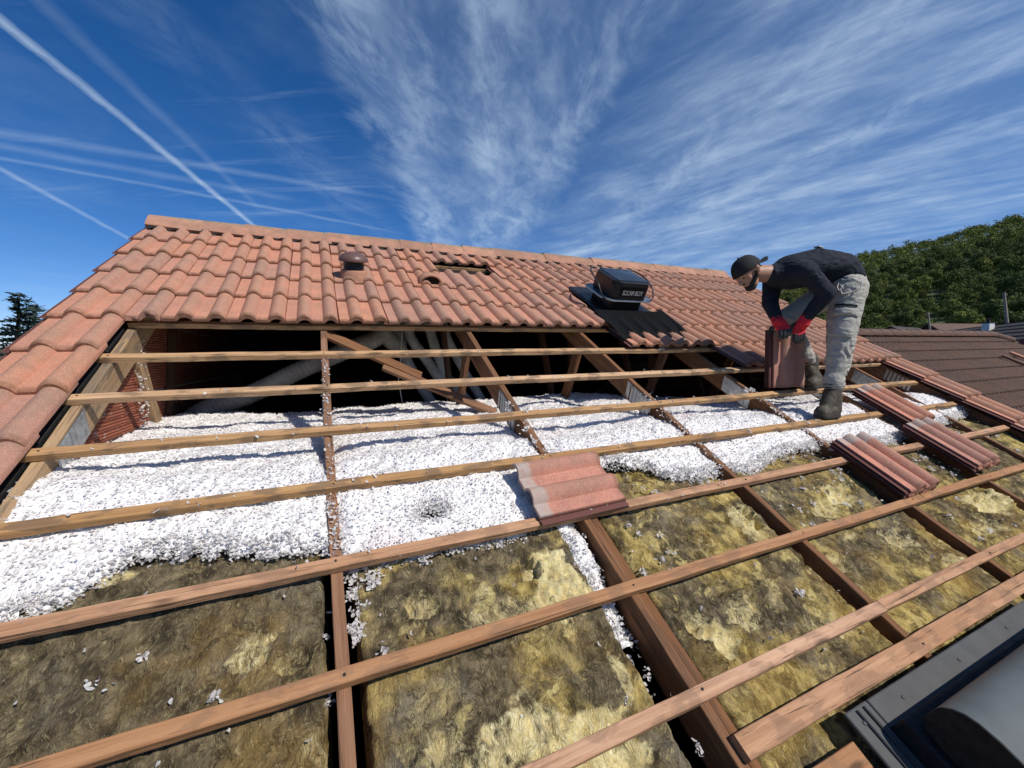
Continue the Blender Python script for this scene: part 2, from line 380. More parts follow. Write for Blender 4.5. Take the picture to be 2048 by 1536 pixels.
def f_wool(k):
    at = k.n('ShaderNodeAttribute', attribute_name='tear').outputs['Fac']
    p = k.co
    fl = k.mapping(p, (1, 1, 1), (0, 0, 0.5))
    w = k.n('ShaderNodeTexNoise', {'Vector': p, 'Scale': 11.0, 'Detail': 3}).outputs[1]
    w = k.n('ShaderNodeVectorMath', {0: w, 3: 0.09}, operation='SCALE').outputs[0]
    pw = k.n('ShaderNodeVectorMath', {0: p, 1: w}).outputs[0]
    big = k.noise(pw, 4.2, 5, 0.6); mid = k.noise(pw, 17, 5, 0.65)
    fib = k.noise(k.mapping(pw, (210, 30, 70), (0, 0, 0.35)), 1.0, 4, 0.62, 1.0)
    fib2 = k.noise(k.mapping(pw, (120, 22, 70), (0, 0, -0.25)), 1.0, 4, 0.62, 1.2)
    grey = k.mix(k.ramp(mid, 0.34, 0.66), (0.062, 0.048, 0.030), (0.25, 0.195, 0.115))
    yel = k.mix(k.ramp(mid, 0.36, 0.66), (0.25, 0.170, 0.048), (0.74, 0.56, 0.19))
    dust = k.ramp(k.n('ShaderNodeSeparateXYZ', {0: p}).outputs[0], -1.0, 1.2, -0.20, 0.03)
    c = k.mix(k.ramp(k.m('ADD', big, dust), 0.45, 0.63, 0, 0.85), grey, yel)
    c = k.mix(k.ramp(k.noise(pw, 2.3, 4, 0.6), 0.52, 0.68, 0, 0.55), c, (0.30, 0.185, 0.055))
    c = k.mix(k.ramp(k.noise(pw, 3.1, 4, 0.6), 0.55, 0.72, 0, 0.5), c, (0.28, 0.255, 0.205))
    cr1 = k.m('ABSOLUTE', k.m('SUBTRACT', k.noise(pw, 13, 5, 0.62, 0.6), 0.5))
    c = k.mix(k.m('MULTIPLY', k.ramp(cr1, 0.035, 0.0), k.ramp(k.noise(pw, 6, 3), 0.42, 0.6, 0, 0.75)), c, (0.045, 0.035, 0.02))
    blot = k.noise(pw, 7.5, 6, 0.68, 0.5)
    c = k.mix(k.ramp(blot, 0.54, 0.66, 0, 0.7), c, (0.050, 0.040, 0.026))
    c = k.mix(k.m('MULTIPLY', k.ramp(k.noise(pw, 9.5, 6, 0.68, 0.5), 0.57, 0.66, 0, 0.75), k.ramp(dust, -0.18, 0.0, 0.15, 0.9)), c, (0.78, 0.63, 0.26))
    c = k.mix(k.ramp(fib, 0.54, 0.74, 0, 0.5), c, (0.075, 0.058, 0.03))
    c = k.mix(k.ramp(fib2, 0.54, 0.72, 0, 0.45), c, (0.62, 0.53, 0.27))
    c = k.mix(k.ramp(k.noise(pw, 120, 3, 0.7), 0.62, 0.7, 0, 0.55), c, (0.03, 0.024, 0.014))
    fresh = k.mix(k.ramp(fib, 0.35, 0.65), (0.84, 0.69, 0.30), (0.90, 0.80, 0.48))
    at = k.m('ADD', at, k.m('MULTIPLY', k.m('SUBTRACT', k.m('ADD', k.m('ADD', fib, mid), k.noise(pw, 40, 4, 0.65)), 1.5), k.m('MULTIPLY', k.ramp(at, 0.0, 0.25), 1.35)))
    fresh = k.mix(k.ramp(mid, 0.42, 0.7, 0, 0.6), fresh, (0.52, 0.36, 0.12))
    c = k.mix(k.ramp(at, 0.12, 1.05, 0, 0.95), c, fresh)
    h = k.m('ADD', k.m('ADD', fib, fib2), k.m('MULTIPLY', k.noise(k.mapping(pw, (1.0, .55, 1), (0, 0, .3)), 60, 6, 0.72), 1.5))
    setc(k, c, 0.95, h, 0.012, 0.85, 0.1)
M['wool'] = mat('glass_wool', f_wool)

def f_flake(tl):
    def f(k):
        p = k.co
        c = k.mix(k.ramp(k.noise(p, 7, 3), 0.45, 0.75, 0, 0.45), (0.86, 0.835, 0.82), (0.79, 0.745, 0.74))
        c = k.mix(k.ramp(k.noise(p, 2.1, 3), 0.6, 0.72, 0, 0.18), c, (0.68, 0.50, 0.50))
        h = k.m('ADD', k.noise(p, 110, 4, 0.7), k.m('MULTIPLY', k.n('ShaderNodeTexVoronoi', {'Vector': p, 'Scale': 85.0}).outputs[0], -0.9 if not tl else 0.0))
        setc(k, c, 0.9, h, 0.008, 0.9, 0.1)
        if tl:
            tr = k.n('ShaderNodeBsdfTranslucent', {'Color': c}); mx = k.n('ShaderNodeMixShader', {0: tl, 1: k.bs.outputs[0], 2: tr.outputs[0]})
            k.nt.links.new(mx.outputs[0], k.nt.nodes['Material Output'].inputs[0])
    return f
M['fill'] = mat('white_wool_fill', f_flake(0))
M['flake'] = mat('white_wool_flakes', f_flake(0.42))

def f_brick(k):
    p = off(k); s = k.n('ShaderNodeSeparateXYZ', {0: k.co}).outputs
    c = k.mix(k.noise(p, 12, 4), (0.36, 0.115, 0.065), (0.27, 0.085, 0.05))
    gr = k.m('SINE', k.m('MULTIPLY', s[2], 420.0))
    c = k.mix(k.ramp(gr, 0.2, 0.9, 0, 0.12), c, (0.16, 0.05, 0.03))
    c = k.mix(k.ramp(k.noise(p, 25, 5), 0.58, 0.72, 0, 0.6), c, (0.5, 0.42, 0.38))
    setc(k, c, 0.9, k.m('ADD', gr, k.noise(p, 80, 3)), 0.006, 0.7)
M['brick'] = mat('hollow_brick', f_brick)
def flat(name, c, rough=0.6, ns=30, var=0.25, bump=0.15, spec=0.4, metal=0.0, dist=0.003):
    def f(k):
        p = off(k); n = k.noise(p, ns, 5, 0.6)
        cc = k.mix(k.ramp(n, 0.3, 0.7), tuple(x * (1 - var) for x in c), tuple(min(1, x * (1 + var)) for x in c))
        setc(k, cc, k.ramp(k.noise(p, ns * .4, 4), 0.3, 0.7, max(0.05, rough - .08), min(1, rough + .08)), n, dist, bump, spec, metal)
    M[name] = mat(name, f); return M[name]
flat('mortar', (0.42, 0.39, 0.35), 0.95, 60, 0.2, 0.5)
flat('galv', (0.50, 0.52, 0.53), 0.42, 25, 0.22, 0.1, 0.5, 0.85)
flat('black_plastic', (0.012, 0.013, 0.015), 0.38, 40, 0.3, 0.05)
flat('black_matte', (0.014, 0.013, 0.013), 0.75, 60, 0.4, 0.3)
flat('panel_glass', (0.020, 0.028, 0.040), 0.16, 8, 0.15, 0.0, 0.6)
flat('blue_plate', (0.07, 0.09, 0.12), 0.3, 10, 0.2, 0.0, 0.5)
flat('vent_paint', (0.125, 0.070, 0.058), 0.42, 60, 0.12, 0.06)
flat('lead_grey', (0.066, 0.067, 0.068), 0.6, 14, 0.12, 0.1, 0.3)
flat('shutter_grey', (0.095, 0.106, 0.107), 0.5, 6, 0.12, 0.03, 0.3)
flat('duct_white', (0.30, 0.28, 0.25), 0.6, 14, 0.15, 0.2)
flat('duct_grey', (0.36, 0.36, 0.34), 0.6, 14, 0.2, 0.2)
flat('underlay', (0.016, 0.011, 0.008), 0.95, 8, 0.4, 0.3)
flat('skin', (0.40, 0.215, 0.145), 0.55, 60, 0.12, 0.1)
flat('hair', (0.018, 0.013, 0.011), 0.8, 200, 0.4, 0.5)
flat('cap_cloth', (0.012, 0.0125, 0.014), 0.85, 300, 0.3, 0.3)
def f_cloth(c0, sc_, str_):
    def f(k):
        p = off(k); w = k.n('ShaderNodeTexNoise', {'Vector': p, 'Scale': 7.0, 'Detail': 2}).outputs[1]
        w = k.n('ShaderNodeVectorMath', {0: w, 3: 0.10}, operation='SCALE').outputs[0]; q = k.n('ShaderNodeVectorMath', {0: p, 1: w}).outputs[0]
        cr = k.m('ABSOLUTE', k.m('SUBTRACT', k.noise(k.mapping(q, (sc_ * .38, sc_ * .38, sc_)), 1.0, 3, 0.5, 0.4), 0.5))
        h = k.m('ADD', k.ramp(cr, 0.0, 0.16), k.m('MULTIPLY', k.noise(p, 180, 3), 0.06))
        n = k.noise(p, 18, 5, 0.6)
        c = k.mix(k.ramp(n, 0.32, 0.7), tuple(x * .94 for x in c0), tuple(x * 1.04 for x in c0))
        setc(k, c, 0.9, h, 0.022, str_, 0.2)
    return f
M['shirt'] = mat('shirt', f_cloth((0.021, 0.024, 0.034), 13, 0.38)); M['trousers'] = mat('trousers', f_cloth((0.37, 0.355, 0.32), 13, 0.34))
flat('boot_leather', (0.068, 0.055, 0.04), 0.7, 50, 0.35, 0.5)
flat('boot_sole', (0.04, 0.034, 0.028), 0.9, 60, 0.3, 0.4)
flat('glove_red', (0.62, 0.018, 0.03), 0.8, 160, 0.15, 0.4)
flat('glove_black', (0.02, 0.019, 0.02), 0.6, 90, 0.3, 0.4)
flat('print_white', (0.45, 0.45, 0.46), 0.6, 50, 0.3, 0)
flat('render_white', (0.72, 0.71, 0.68), 0.9, 10, 0.1, 0.1)
flat('wall_beige', (0.42, 0.36, 0.29), 0.9, 6, 0.15, 0.1)
flat('pole_concrete', (0.24, 0.21, 0.18), 0.9, 8, 0.2, 0.2)
flat('grass', (0.05, 0.075, 0.025), 0.95, 0.6, 0.4, 0.2)
flat('bark', (0.075, 0.055, 0.04), 0.95, 6, 0.3, 0.5)
flat('rope', (0.62, 0.60, 0.55), 0.8, 40, 0.1, 0)
def f_leaf(a, b):
    def f(k):
        c = k.mix(k.rnd, a, b)
        c = k.mix(k.ramp(k.noise(k.co, 0.9, 3), 0.35, 0.7), c, (a[0] * .62, a[1] * .68, a[2] * .6))
        setc(k, c, 0.75, spec=0.2)
    return f
M['leaf'] = mat('broadleaf_foliage', f_leaf((0.062, 0.088, 0.022), (0.205, 0.235, 0.045)))
M['needle'] = mat('conifer_needles', f_leaf((0.030, 0.050, 0.045), (0.05, 0.075, 0.06)))
# ------------------------------------------------------------------ ground, hill
def polar(name, radii, azs, hfun, m):
    V, Q = [], []
    for r in radii:
        for a in azs: V.append((r * math.sin(a), r * math.cos(a) - 2.65, hfun(r, a)))
    n = len(azs)
    for i in range(len(radii) - 1):
        for j in range(n - 1): Q.append((i * n + j, i * n + j + 1, (i + 1) * n + j + 1, (i + 1) * n + j))
    return mesh_np(name, V, Q, m)
SKY_A = [-180, -60, 0, 40, 50, 56, 62.6, 69.6, 74.6, 82, 95, 130, 180]
SKY_E = [1.0, 1.0, 1.5, 2.2, 3.8, 6.0, 8.5, 9.35, 10.1, 10.7, 9.5, 4, 1.0]
def hill(r, a):
    e = float(np.interp(math.degrees(a), SKY_A, SKY_E))
    t = min(1, max(0, (r - 75) / 275)); t = t * t * (3 - 2 * t) * 0.5 + t * 0.5
    return -6.0 + t * (350 * math.tan(R(e)) + 6.0) * (1 if r < 360 else max(0.6, 1 - (r - 360) / 900))
azs = [R(a) for a in np.linspace(-180, 180, 181)]
tag(link('hill_terrain', polar('hill_terrain', list(np.linspace(70, 360, 24)) + [500, 800, 1300], azs, hill, M['grass'])), kind='structure')
g = MB(); g.add([(-75, -78, -6.06), (75, -78, -6.06), (75, 72, -6.06), (-75, 72, -6.06)], [(0, 1, 2, 3)])
gm = polar('ground', [0.5, 5, 20, 45, 72], azs, lambda r, a: -6.0, M['grass'])
tag(link('ground', gm), kind='structure')
# ------------------------------------------------------------------ house root
house = empty('house', Matrix.Identity(4), 'house under repair with an orange tile roof stripped open to battens and insulation', 'house')

# ---- roof tile mesh (x across, y from head 0 down to -TL, z up)
def tile_mesh(name, m, x0=-0.028, x1=0.3005, seg=1.0, broken=False):
    def hz(x):
        z = 0.021
        for c in (0.108, 0.2565):
            d = abs(x - c) / 0.0445
            if d < 1: z += 0.034 * (1 - d ** 2.2) ** 0.95
        return z
    xs = [-0.028, -0.020, -0.0195, -0.012, -0.0115, -0.001, 0.0, 0.0045, 0.034, 0.058, 0.0635, 0.067, 0.073, 0.082, 0.094, 0.108, 0.122, 0.134, 0.143, 0.149, 0.1525,
          0.159, 0.186, 0.206, 0.212, 0.2155, 0.2215, 0.2305, 0.2425, 0.2565, 0.2705, 0.2825, 0.2915, 0.2975, 0.2990, 0.3005]
    xs = [x for x in xs if x0 - 1e-6 <= x <= x1 + 1e-6]
    if xs[0] > x0 + 1e-6: xs = [x0] + xs
    if xs[-1] < x1 - 1e-6: xs = xs + [x1]
    def top(x):
        if x < -0.0005: return {True: 0.009}.get(-0.0197 > x or -0.0117 > x > -0.0198, 0.003) if x > -0.025 else 0.004
        if x < 0.0045 and x < 0.003: return 0.009
        return hz(x)
    rows = [(0.0, 0.0), (-0.22, 0.0), (-TL + 0.014, 0.0), (-TL + 0.004, -0.003), (-TL, -0.009)]
    V, F = [], []; n = len(xs)
    rr = random.Random(5)
    for y, dz in rows:
        for x in xs:
            yy = y
            if broken and y < -0.3: yy = y + 0.012 * math.sin(x * 90) + 0.02 * max(0, (0.06 - x) / 0.06)
            V.append((x, yy, top(x) + dz))
    for x in xs: V.append((x, -TL + 0.002, (max(-0.004, top(x) - 0.036) if x > 0.004 else 0.0)))
    for x in xs: V.append((x, 0.0, max(0.0, top(x) - 0.015)))
    nr = len(rows)
    for i in range(nr - 1):
        for j in range(n - 1): F.append((i * n + j, (i + 1) * n + j, (i + 1) * n + j + 1, i * n + j + 1))
    a, b = nr * n, (nr + 1) * n; l = (nr - 1) * n
    for j in range(n - 1):
        F.append((l + j, a + j, a + j + 1, l + j + 1))
        F.append((a + j, b + j, b + j + 1, a + j + 1))
        F.append((b + j, j, j + 1, b + j + 1))
    for j, sgn in ((0, 0), (n - 1, 1)):
        loop = [i * n + j for i in range(nr)] + [a + j, b + j]
        F.append(tuple(loop if sgn else loop[::-1]))
    return meshd(name, V, F, m, 38)
T_full = tile_mesh('tile_mesh', M['tile'])
T_half = tile_mesh('half_tile_mesh', M['tile'], -0.028, 0.154)
T_chip = tile_mesh('chipped_tile_mesh', M['tile'], -0.028, 0.154, broken=True)
T_loose = tile_mesh('loose_tile_mesh', M['tile_red'])
NB = 0.031                              # top of the battens above the rafters
def put_tile(me, u, vlow, parent=house, name='tile', jit=1.0, lift=0.0):
    # u: left cover edge, vlow: lower edge
    mw = roof_mat(u + random.uniform(-.002, .002) * jit, vlow + TL + random.uniform(-.006, .006) * jit, NB + 0.002 + lift,
                  random.uniform(-.006, .006) * jit, R(-3.6 + random.uniform(-.25, .25) * jit), random.uniform(-.008, .008) * jit)
    # tilt: the lower end rides on the tile below
    return link(name, me, parent, mw)
S0 = 0.093
ROWS = [0.328 + GA * j for j in range(5)]
skip = {(3, 3), (4, 3)}                 # (column, row) open hole under the ridge
for j, v in enumerate(ROWS):
    for k in range(-3, 17):
        u = S0 + CW * k
        if 2.15 < u + 0.15 < 2.85 and j == 1: continue          # replaced by the solar fan flashing
        if (k, j) in skip: continue
        if (k, j) == (0, 2): continue                            # vent tile
        if (k, j) == (2, 2): continue                            # half round vent tile
        put_tile(T_full, u, v)
    put_tile(T_chip if j == 0 else T_half, S0 - CW * 3 - 0.155, v)
for k in range(7, 17): put_tile(T_full, S0 + CW * k, -0.017)
for k in range(10, 17): put_tile(T_full, S0 + CW * k, -0.362)
for j in range(-9, 5):
    v = 0.328 + GA * j
    put_tile(T_full, -1.272, v)
    put_tile(T_full, S0 + CW * 17, v)

# ---- ridge
RV = 2.10
ry, rz = RV * CP, RV * SP
def ridge_mesh():
    prof = [(-0.135, -0.010), (-0.128, 0.012), (-0.060, 0.088), (-0.030, 0.104), (0, 0.109), (0.030, 0.104), (0.060, 0.088), (0.128, 0.012), (0.135, -0.010)]
    inn = [(y * 0.86, z - 0.018) for y, z in prof]
    V, F = [], []; n = len(prof)
    for x, s in ((0, 1.04), (0.010, 1.09), (0.30, 0.98), (0.375, 0.95)):
        V += [(x, y * s, z * s) for y, z in prof]
    for x in (0, 0.375): V += [(x, y, z) for y, z in inn]
    for i in range(3):
        for j in range(n - 1): F.append((i * n + j, i * n + j + 1, (i + 1) * n + j + 1, (i + 1) * n + j))
    for j in range(n - 1):
        F.append((4 * n + j, 4 * n + j + 1, j + 1, j)); F.append((3 * n + j, 3 * n + j + 1, 5 * n + j + 1, 5 * n + j))
        F.append((4 * n + j + 1, 4 * n + j, 5 * n + j, 5 * n + j + 1))
    F.append((0, 3 * n, 5 * n, 4 * n)); F.append((n - 1, 5 * n - 1, 6 * n - 1, 4 * n - 1))
    return meshd('ridge_tile_mesh', V, F, M['ridge'], 35)
RM = ridge_mesh(); u = -1.265; i = 0
while u < 5.35:
    mw = Matrix.Translation((u + random.uniform(-.004, .004), ry, rz + 0.044 + random.uniform(-.003, .003))) @ Matrix.Rotation(R(random.uniform(-1.5, 1.5)), 4, 'X') @ Matrix.Rotation(R(random.uniform(-1.2, 1.2)), 4, 'Z') @ Matrix.Rotation(R(3.6 + random.uniform(-.5, .5)), 4, 'Y') @ Matrix.Rotation(math.pi, 4, 'Z') @ Matrix.Translation((-0.375, 0, 0))
    link('ridge_tile', RM, house, mw); u += 0.335; i += 1
# dark wavy ventilation strip below the ridge tiles
V, F = [], []
us = np.arange(-1.25, 5.55, 0.025)
for u in us:
    w = 0.016 * math.sin((u - S0) * 2 * math.pi / 0.151 - 1.2)
    V += [tuple(Wp(u, RV - 0.128 + random.uniform(-.006, .006), 0.074 + w)), tuple(Wp(u, RV - 0.085, 0.090)), tuple(Wp(u, RV, 0.10))]
for i in range(len(us) - 1):
    b = i * 3; F += [(b, b + 1, b + 4, b + 3), (b + 1, b + 2, b + 5, b + 4)]
link('ridge_seal', meshd('ridge_seal', V, F, M['black_matte'], 60), house)

# ---- timbers: local x along the length
def timber(name, p0, p1, w, h, m, parent=house, up=EN, seg=0.07, wob=0.0015, top=0.0):
    """w across, h deep; the top face runs along p0-p1 (offset top)"""
    p0, p1 = Vector(p0), Vector(p1); X = (p1 - p0); L = X.length; X.normalize()
    Y = up.cross(X).normalized(); Z = X.cross(Y)
    mw = Matrix((X, Y, Z)).transposed().to_4x4(); mw.translation = p0
    n = max(2, int(L / seg)); b = min(w, h) * 0.07; V, F = [], []
    ring = [(-w / 2 + b, top), (w / 2 - b, top), (w / 2, top - b), (w / 2, top - h + b), (w / 2 - b, top - h), (-w / 2 + b, top - h), (-w / 2, top - h + b), (-w / 2, top - b)]
    rs = random.Random(hash((round(p0.x, 3), round(p0.y, 3), round(p1.x, 3))) & 0xffff)
    cy, cz = 0.0, 0.0
    for i in range(n + 1):
        x = L * i / n; cy += rs.uniform(-wob, wob); cz += rs.uniform(-wob, wob) * .6; cy *= .9; cz *= .9
        for (y, z) in ring: V.append((x + (rs.uniform(-.004, .004) if i in (0, n) else 0), y + cy + rs.uniform(-wob, wob) * .35, z + cz + rs.uniform(-wob, wob) * .45))
    for i in range(n):
        for k in range(8): F.append((i * 8 + k, i * 8 + (k + 1) % 8, (i + 1) * 8 + (k + 1) % 8, (i + 1) * 8 + k))
    F += [tuple(range(7, -1, -1)), tuple(n * 8 + k for k in range(8))]
    return link(name, meshd(name, V, [f[::-1] for f in F], m, 30), parent, mw)
def batten(u0, u1, v, m, w=0.041, h=0.031, n=NB, n2=None, dv=0.0):
    n2 = n if n2 is None else n2
    return timber('batten', Wp(u0, v, n), Wp(u1, v + dv, n2), w, h, m)
for j in range(1, 6):
    if j == 4: batten(-0.97, .985, GA * j, M['batten']); batten(1.64, 5.3, GA * j, M['batten'])
    else: batten(-0.97, 5.3, GA * j + (.024 if j == 1 else 0), M['batten'])
bl = [-1.005, -1.0, -1.01, -1.0, -1.0, -0.99, -0.99]
br_ = [5.26, 5.17, 5.17, 5.10, 5.17, 5.17, 5.2]
for i in range(7):
    m = M['batten'] if i < 4 else M['batten_low']
    if i == 5:
        batten(bl[i], 3.03, -GA * i, m); batten(3.036, br_[i], -GA * i + 0.004, m)
    elif i == 6:
        batten(bl[i], 1.955, -GA * i, m); batten(1.96, br_[i], -GA * i, m)
    else:
        batten(bl[i], br_[i], -GA * i, m, dv=random.uniform(-.006, .006))
batten(0.985, 5.2, -2.214, M['batten_low'], 0.062, 0.03, NB - .004)
batten(0.98, 1.34, -2.345, M['batten_low'], 0.062, 0.03, NB - .004)

# ---- trusses
RAFT = [-0.955, 0.0, 0.975, 1.96, 2.93, 3.90, 4.75, 5.31]
def plate(raft, u, v, n0, n1, lv, slant=0.0, sd_=1):
    b = MB(); k = 7
    for i in range(k):
        a0, a1 = i / k, (i + 0.62) / k
        V = []
        for t in (a0, a1):
            for nn in (n0, n1):
                vv = v + lv * t + slant * (nn - n0)
                for du in (0, -0.0045 * sd_): V.append(Wp(u + du, vv, nn))
        b.add(V, [(1, 3, 7, 5), (0, 1, 5, 4), (2, 6, 7, 3), (0, 2, 3, 1), (4, 5, 7, 6)])
    V = [Wp(u - 0.0012 * sd_, v + lv * t + slant * (nn - n0), nn) for t in (-.03, 1.0) for nn in (n0 - .006, n1 + .006)]
    b.add(V, [(0, 1, 3, 2)])
    b.build('connector_plate', M['galv'], raft)
def truss(i, u):
    m = M['rafter_grey'] if i in (0,) else M['rafter']
    r = timber('rafter', Wp(u, -3.25, 0), Wp(u, 2.02, 0), 0.037 if i not in (7,) else 0.045, 0.135, m, seg=0.12)
    plate(r, u - 0.0195 if i else u + .0195, -0.66, -0.118, -0.018, 0.26, 0.25, 1 if i else -1)
    # webs
    timber('web_member', (u, 0.30, 0.10), (u, 0.86, -0.95), 0.085, 0.036, M['rafter'] if i else M['rafter_grey'], up=Vector((1, 0, 0)), top=0.018)
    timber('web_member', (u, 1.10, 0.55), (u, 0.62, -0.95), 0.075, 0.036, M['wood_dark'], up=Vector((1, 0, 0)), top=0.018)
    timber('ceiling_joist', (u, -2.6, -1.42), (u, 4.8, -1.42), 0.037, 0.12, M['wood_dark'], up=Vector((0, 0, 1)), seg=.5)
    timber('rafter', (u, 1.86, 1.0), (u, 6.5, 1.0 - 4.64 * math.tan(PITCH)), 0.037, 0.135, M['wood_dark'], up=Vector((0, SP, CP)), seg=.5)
    return r
for i, u in enumerate(RAFT): truss(i, u)
# second member of the doubled truss and the web with short struts
timber('rafter', Wp(1.018, -3.25, -0.008), Wp(1.018, -1.30, -0.006), 0.034, 0.12, M['rafter'], seg=0.1, wob=0.002)
# slanting boards below the open battens
timber('brace_board', (0.0, 0.30, 0.165), (0.62, 0.29, -0.14), 0.085, 0.022, M['rafter'], up=Vector((0.35, -0.60, 0.75)))
timber('brace_board', (0.36, 0.26, -0.055), (1.16, 0.22, -0.43), 0.085, 0.022, M['rafter'], up=Vector((0.35, -0.60, 0.75)))
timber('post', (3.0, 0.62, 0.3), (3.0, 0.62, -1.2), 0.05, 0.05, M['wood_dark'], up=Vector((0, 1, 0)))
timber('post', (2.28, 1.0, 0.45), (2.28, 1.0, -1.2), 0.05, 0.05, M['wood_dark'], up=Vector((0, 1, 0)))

nail = MB().lathe([(.0045, -.001), (.0042, .0012), (.0001, .0014)], 8).me('nail_mesh', M['black_matte'])
for o in [q for q in bpy.data.objects if q.name.split('.')[0] == 'batten']:
    mwb = BASE[o.name]; L_ = o.data.vertices[-1].co.x
    for ur in RAFT:
        x = ur - mwb.translation.x + random.uniform(-.006, .006)
        if .01 < x < L_ - .01: link('nail', nail, o, mwb @ Matrix.Translation((x, random.uniform(-.008, .008), .0005)))
# ---- shell of the attic
def wallbox(name, lo, hi, m, mw=None): return MB().box(lo, hi).build(name, m, house, mw=mw)
ey, ez = 6.9, rz - (6.9 - ry) * math.tan(PITCH)
b = MB(); b.add([(-1.3, ry, rz + .03), (5.6, ry, rz + .03), (5.6, ey, ez + .03), (-1.3, ey, ez + .03)], [(0, 1, 2, 3)])
b.add([(-1.3, ry, rz - .0), (5.6, ry, rz - .0), (5.6, ey, ez - .0), (-1.3, ey, ez - .0)], [(3, 2, 1, 0)])
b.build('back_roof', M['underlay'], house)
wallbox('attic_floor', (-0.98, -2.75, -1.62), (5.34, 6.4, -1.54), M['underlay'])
# dark underlay and fascia below the tiled part and along both verges
b = MB()
for (a0, a1, v0, v1) in ((-1.26, -0.985, -3.3, 2.05), (5.345, 5.53, -3.3, 2.05)):
    b = MB(); V = [Wp(u, v, n) for u in (a0, a1) for v in (v0, v1) for n in (-0.012, 0.004)]
    b.add(V, [(0, 1, 3, 2), (4, 6, 7, 5), (0, 4, 5, 1), (2, 3, 7, 6), (0, 2, 6, 4), (1, 5, 7, 3)])
    b.build('verge_board', M['black_matte'], house)
# gable walls: courses of hollow bricks on a mortar core
def gable(u0, u1, face):
    w = empty('gable_wall', Matrix.Identity(4)); w.parent = house
    core = [(-2.85, -6.0), (6.6, -6.0), (6.6, 1.0 - 4.74 * math.tan(PITCH)), (ry, rz - 0.06), (-2.85, -2.85 * math.tan(PITCH) - 0.1)]
    b = MB(); b.prism(core, u0, u1); b.build('mortar_core', M['mortar'], w)
    return w
gl = gable(-1.20, -0.985, 0); gr = gable(5.345, 5.50, 1)
brk = {}
def bricks(wall, ux, out):
    zc = -1.40; row = 0
    while zc < 0.9:
        y = -1.1 - 0.25 * (row % 2)
        while y < 3.0:
            L_ = 0.485
            zt = zc + 0.188
            lim = (y + 0.0) * math.tan(PITCH) - 0.03 if y < ry else 1e9
            tz = lambda yy: (yy if yy < ry else 2 * ry - yy) * math.tan(PITCH) - .03
            cut = zt > min(tz(y), tz(y + L_))
            if zc < max(tz(y), tz(y + L_)) - .02:
                key = out
                if key not in brk:
                    V, F = [], []
                    k = 8
                    for jx in (0, L_):
                        for q in range(k + 1):
                            zq = 0.188 * q / k
                            V.append((out * 0.012, jx, zq + (0.006 if 0 < q < k else 0))); V.append((out * 0.012 if q % 2 else out * 0.008, jx, zq))
                    b = MB(); b.box((0 if out > 0 else -0.012, 0, 0), (0.012 if out > 0 else 0, L_, 0.188))
                    for q in range(8):
                        z0 = 0.008 + q * 0.0225
                        b.box((0.012 if out > 0 else -0.0135, 0.004, z0), (0.0135 if out > 0 else -0.012, L_ - 0.004, z0 + 0.015))
                    brk[key] = b.me('brick_mesh', M['brick'])
                me = brk[key]
                if cut:
                    me = me.copy(); bmm = bmesh.new(); bmm.from_mesh(me)
                    yc = y + L_ / 2; sg = 1 if yc < ry else -1
                    nrm = Vector((0, -sg * SP, CP)); pt = Vector((0, 0, tz(yc) - zc)) + Vector((0, L_ / 2, 0))
                    bmesh.ops.bisect_plane(bmm, geom=bmm.verts[:] + bmm.edges[:] + bmm.faces[:], plane_co=pt, plane_no=nrm, clear_outer=True)
                    bmesh.ops.holes_fill(bmm, edges=bmm.edges[:], sides=0); bmm.to_mesh(me); bmm.free()
                    if len(me.vertices) < 4: y += L_ + .016; continue
                link('brick', me, wall, Matrix.Translation((ux, y, zc)))
            y += L_ + 0.016
        zc += 0.203; row += 1
bricks(gl, -0.985, 1); bricks(gr, 5.345, -1)
wallbox('eave_wall', (-1.2, -2.85, -6.0), (5.5, -2.75, -1.66), M['wall_beige'])
wallbox('back_wall', (-1.2, 6.5, -6.0), (5.5, 6.6, -1.75), M['wall_beige'])
# underlay hung inside, closing the tiled slope from below
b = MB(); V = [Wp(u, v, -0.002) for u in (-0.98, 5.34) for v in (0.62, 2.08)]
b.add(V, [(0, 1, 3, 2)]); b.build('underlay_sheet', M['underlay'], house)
# gutter
b = MB(); pr_ = []
for i in range(13):
    a = math.pi * i / 12; pr_.append((-0.06 * math.cos(a), -0.06 * math.sin(a)))
for i in range(12, -1, -1):
    a = math.pi * i / 12; pr_.append((-0.057 * math.cos(a), -0.057 * math.sin(a)))
b.prism(pr_, -1.3, 5.6, Matrix.Translation(Wp(0, -3.33, -0.03))); b.build('gutter', M['lead_grey'], house)
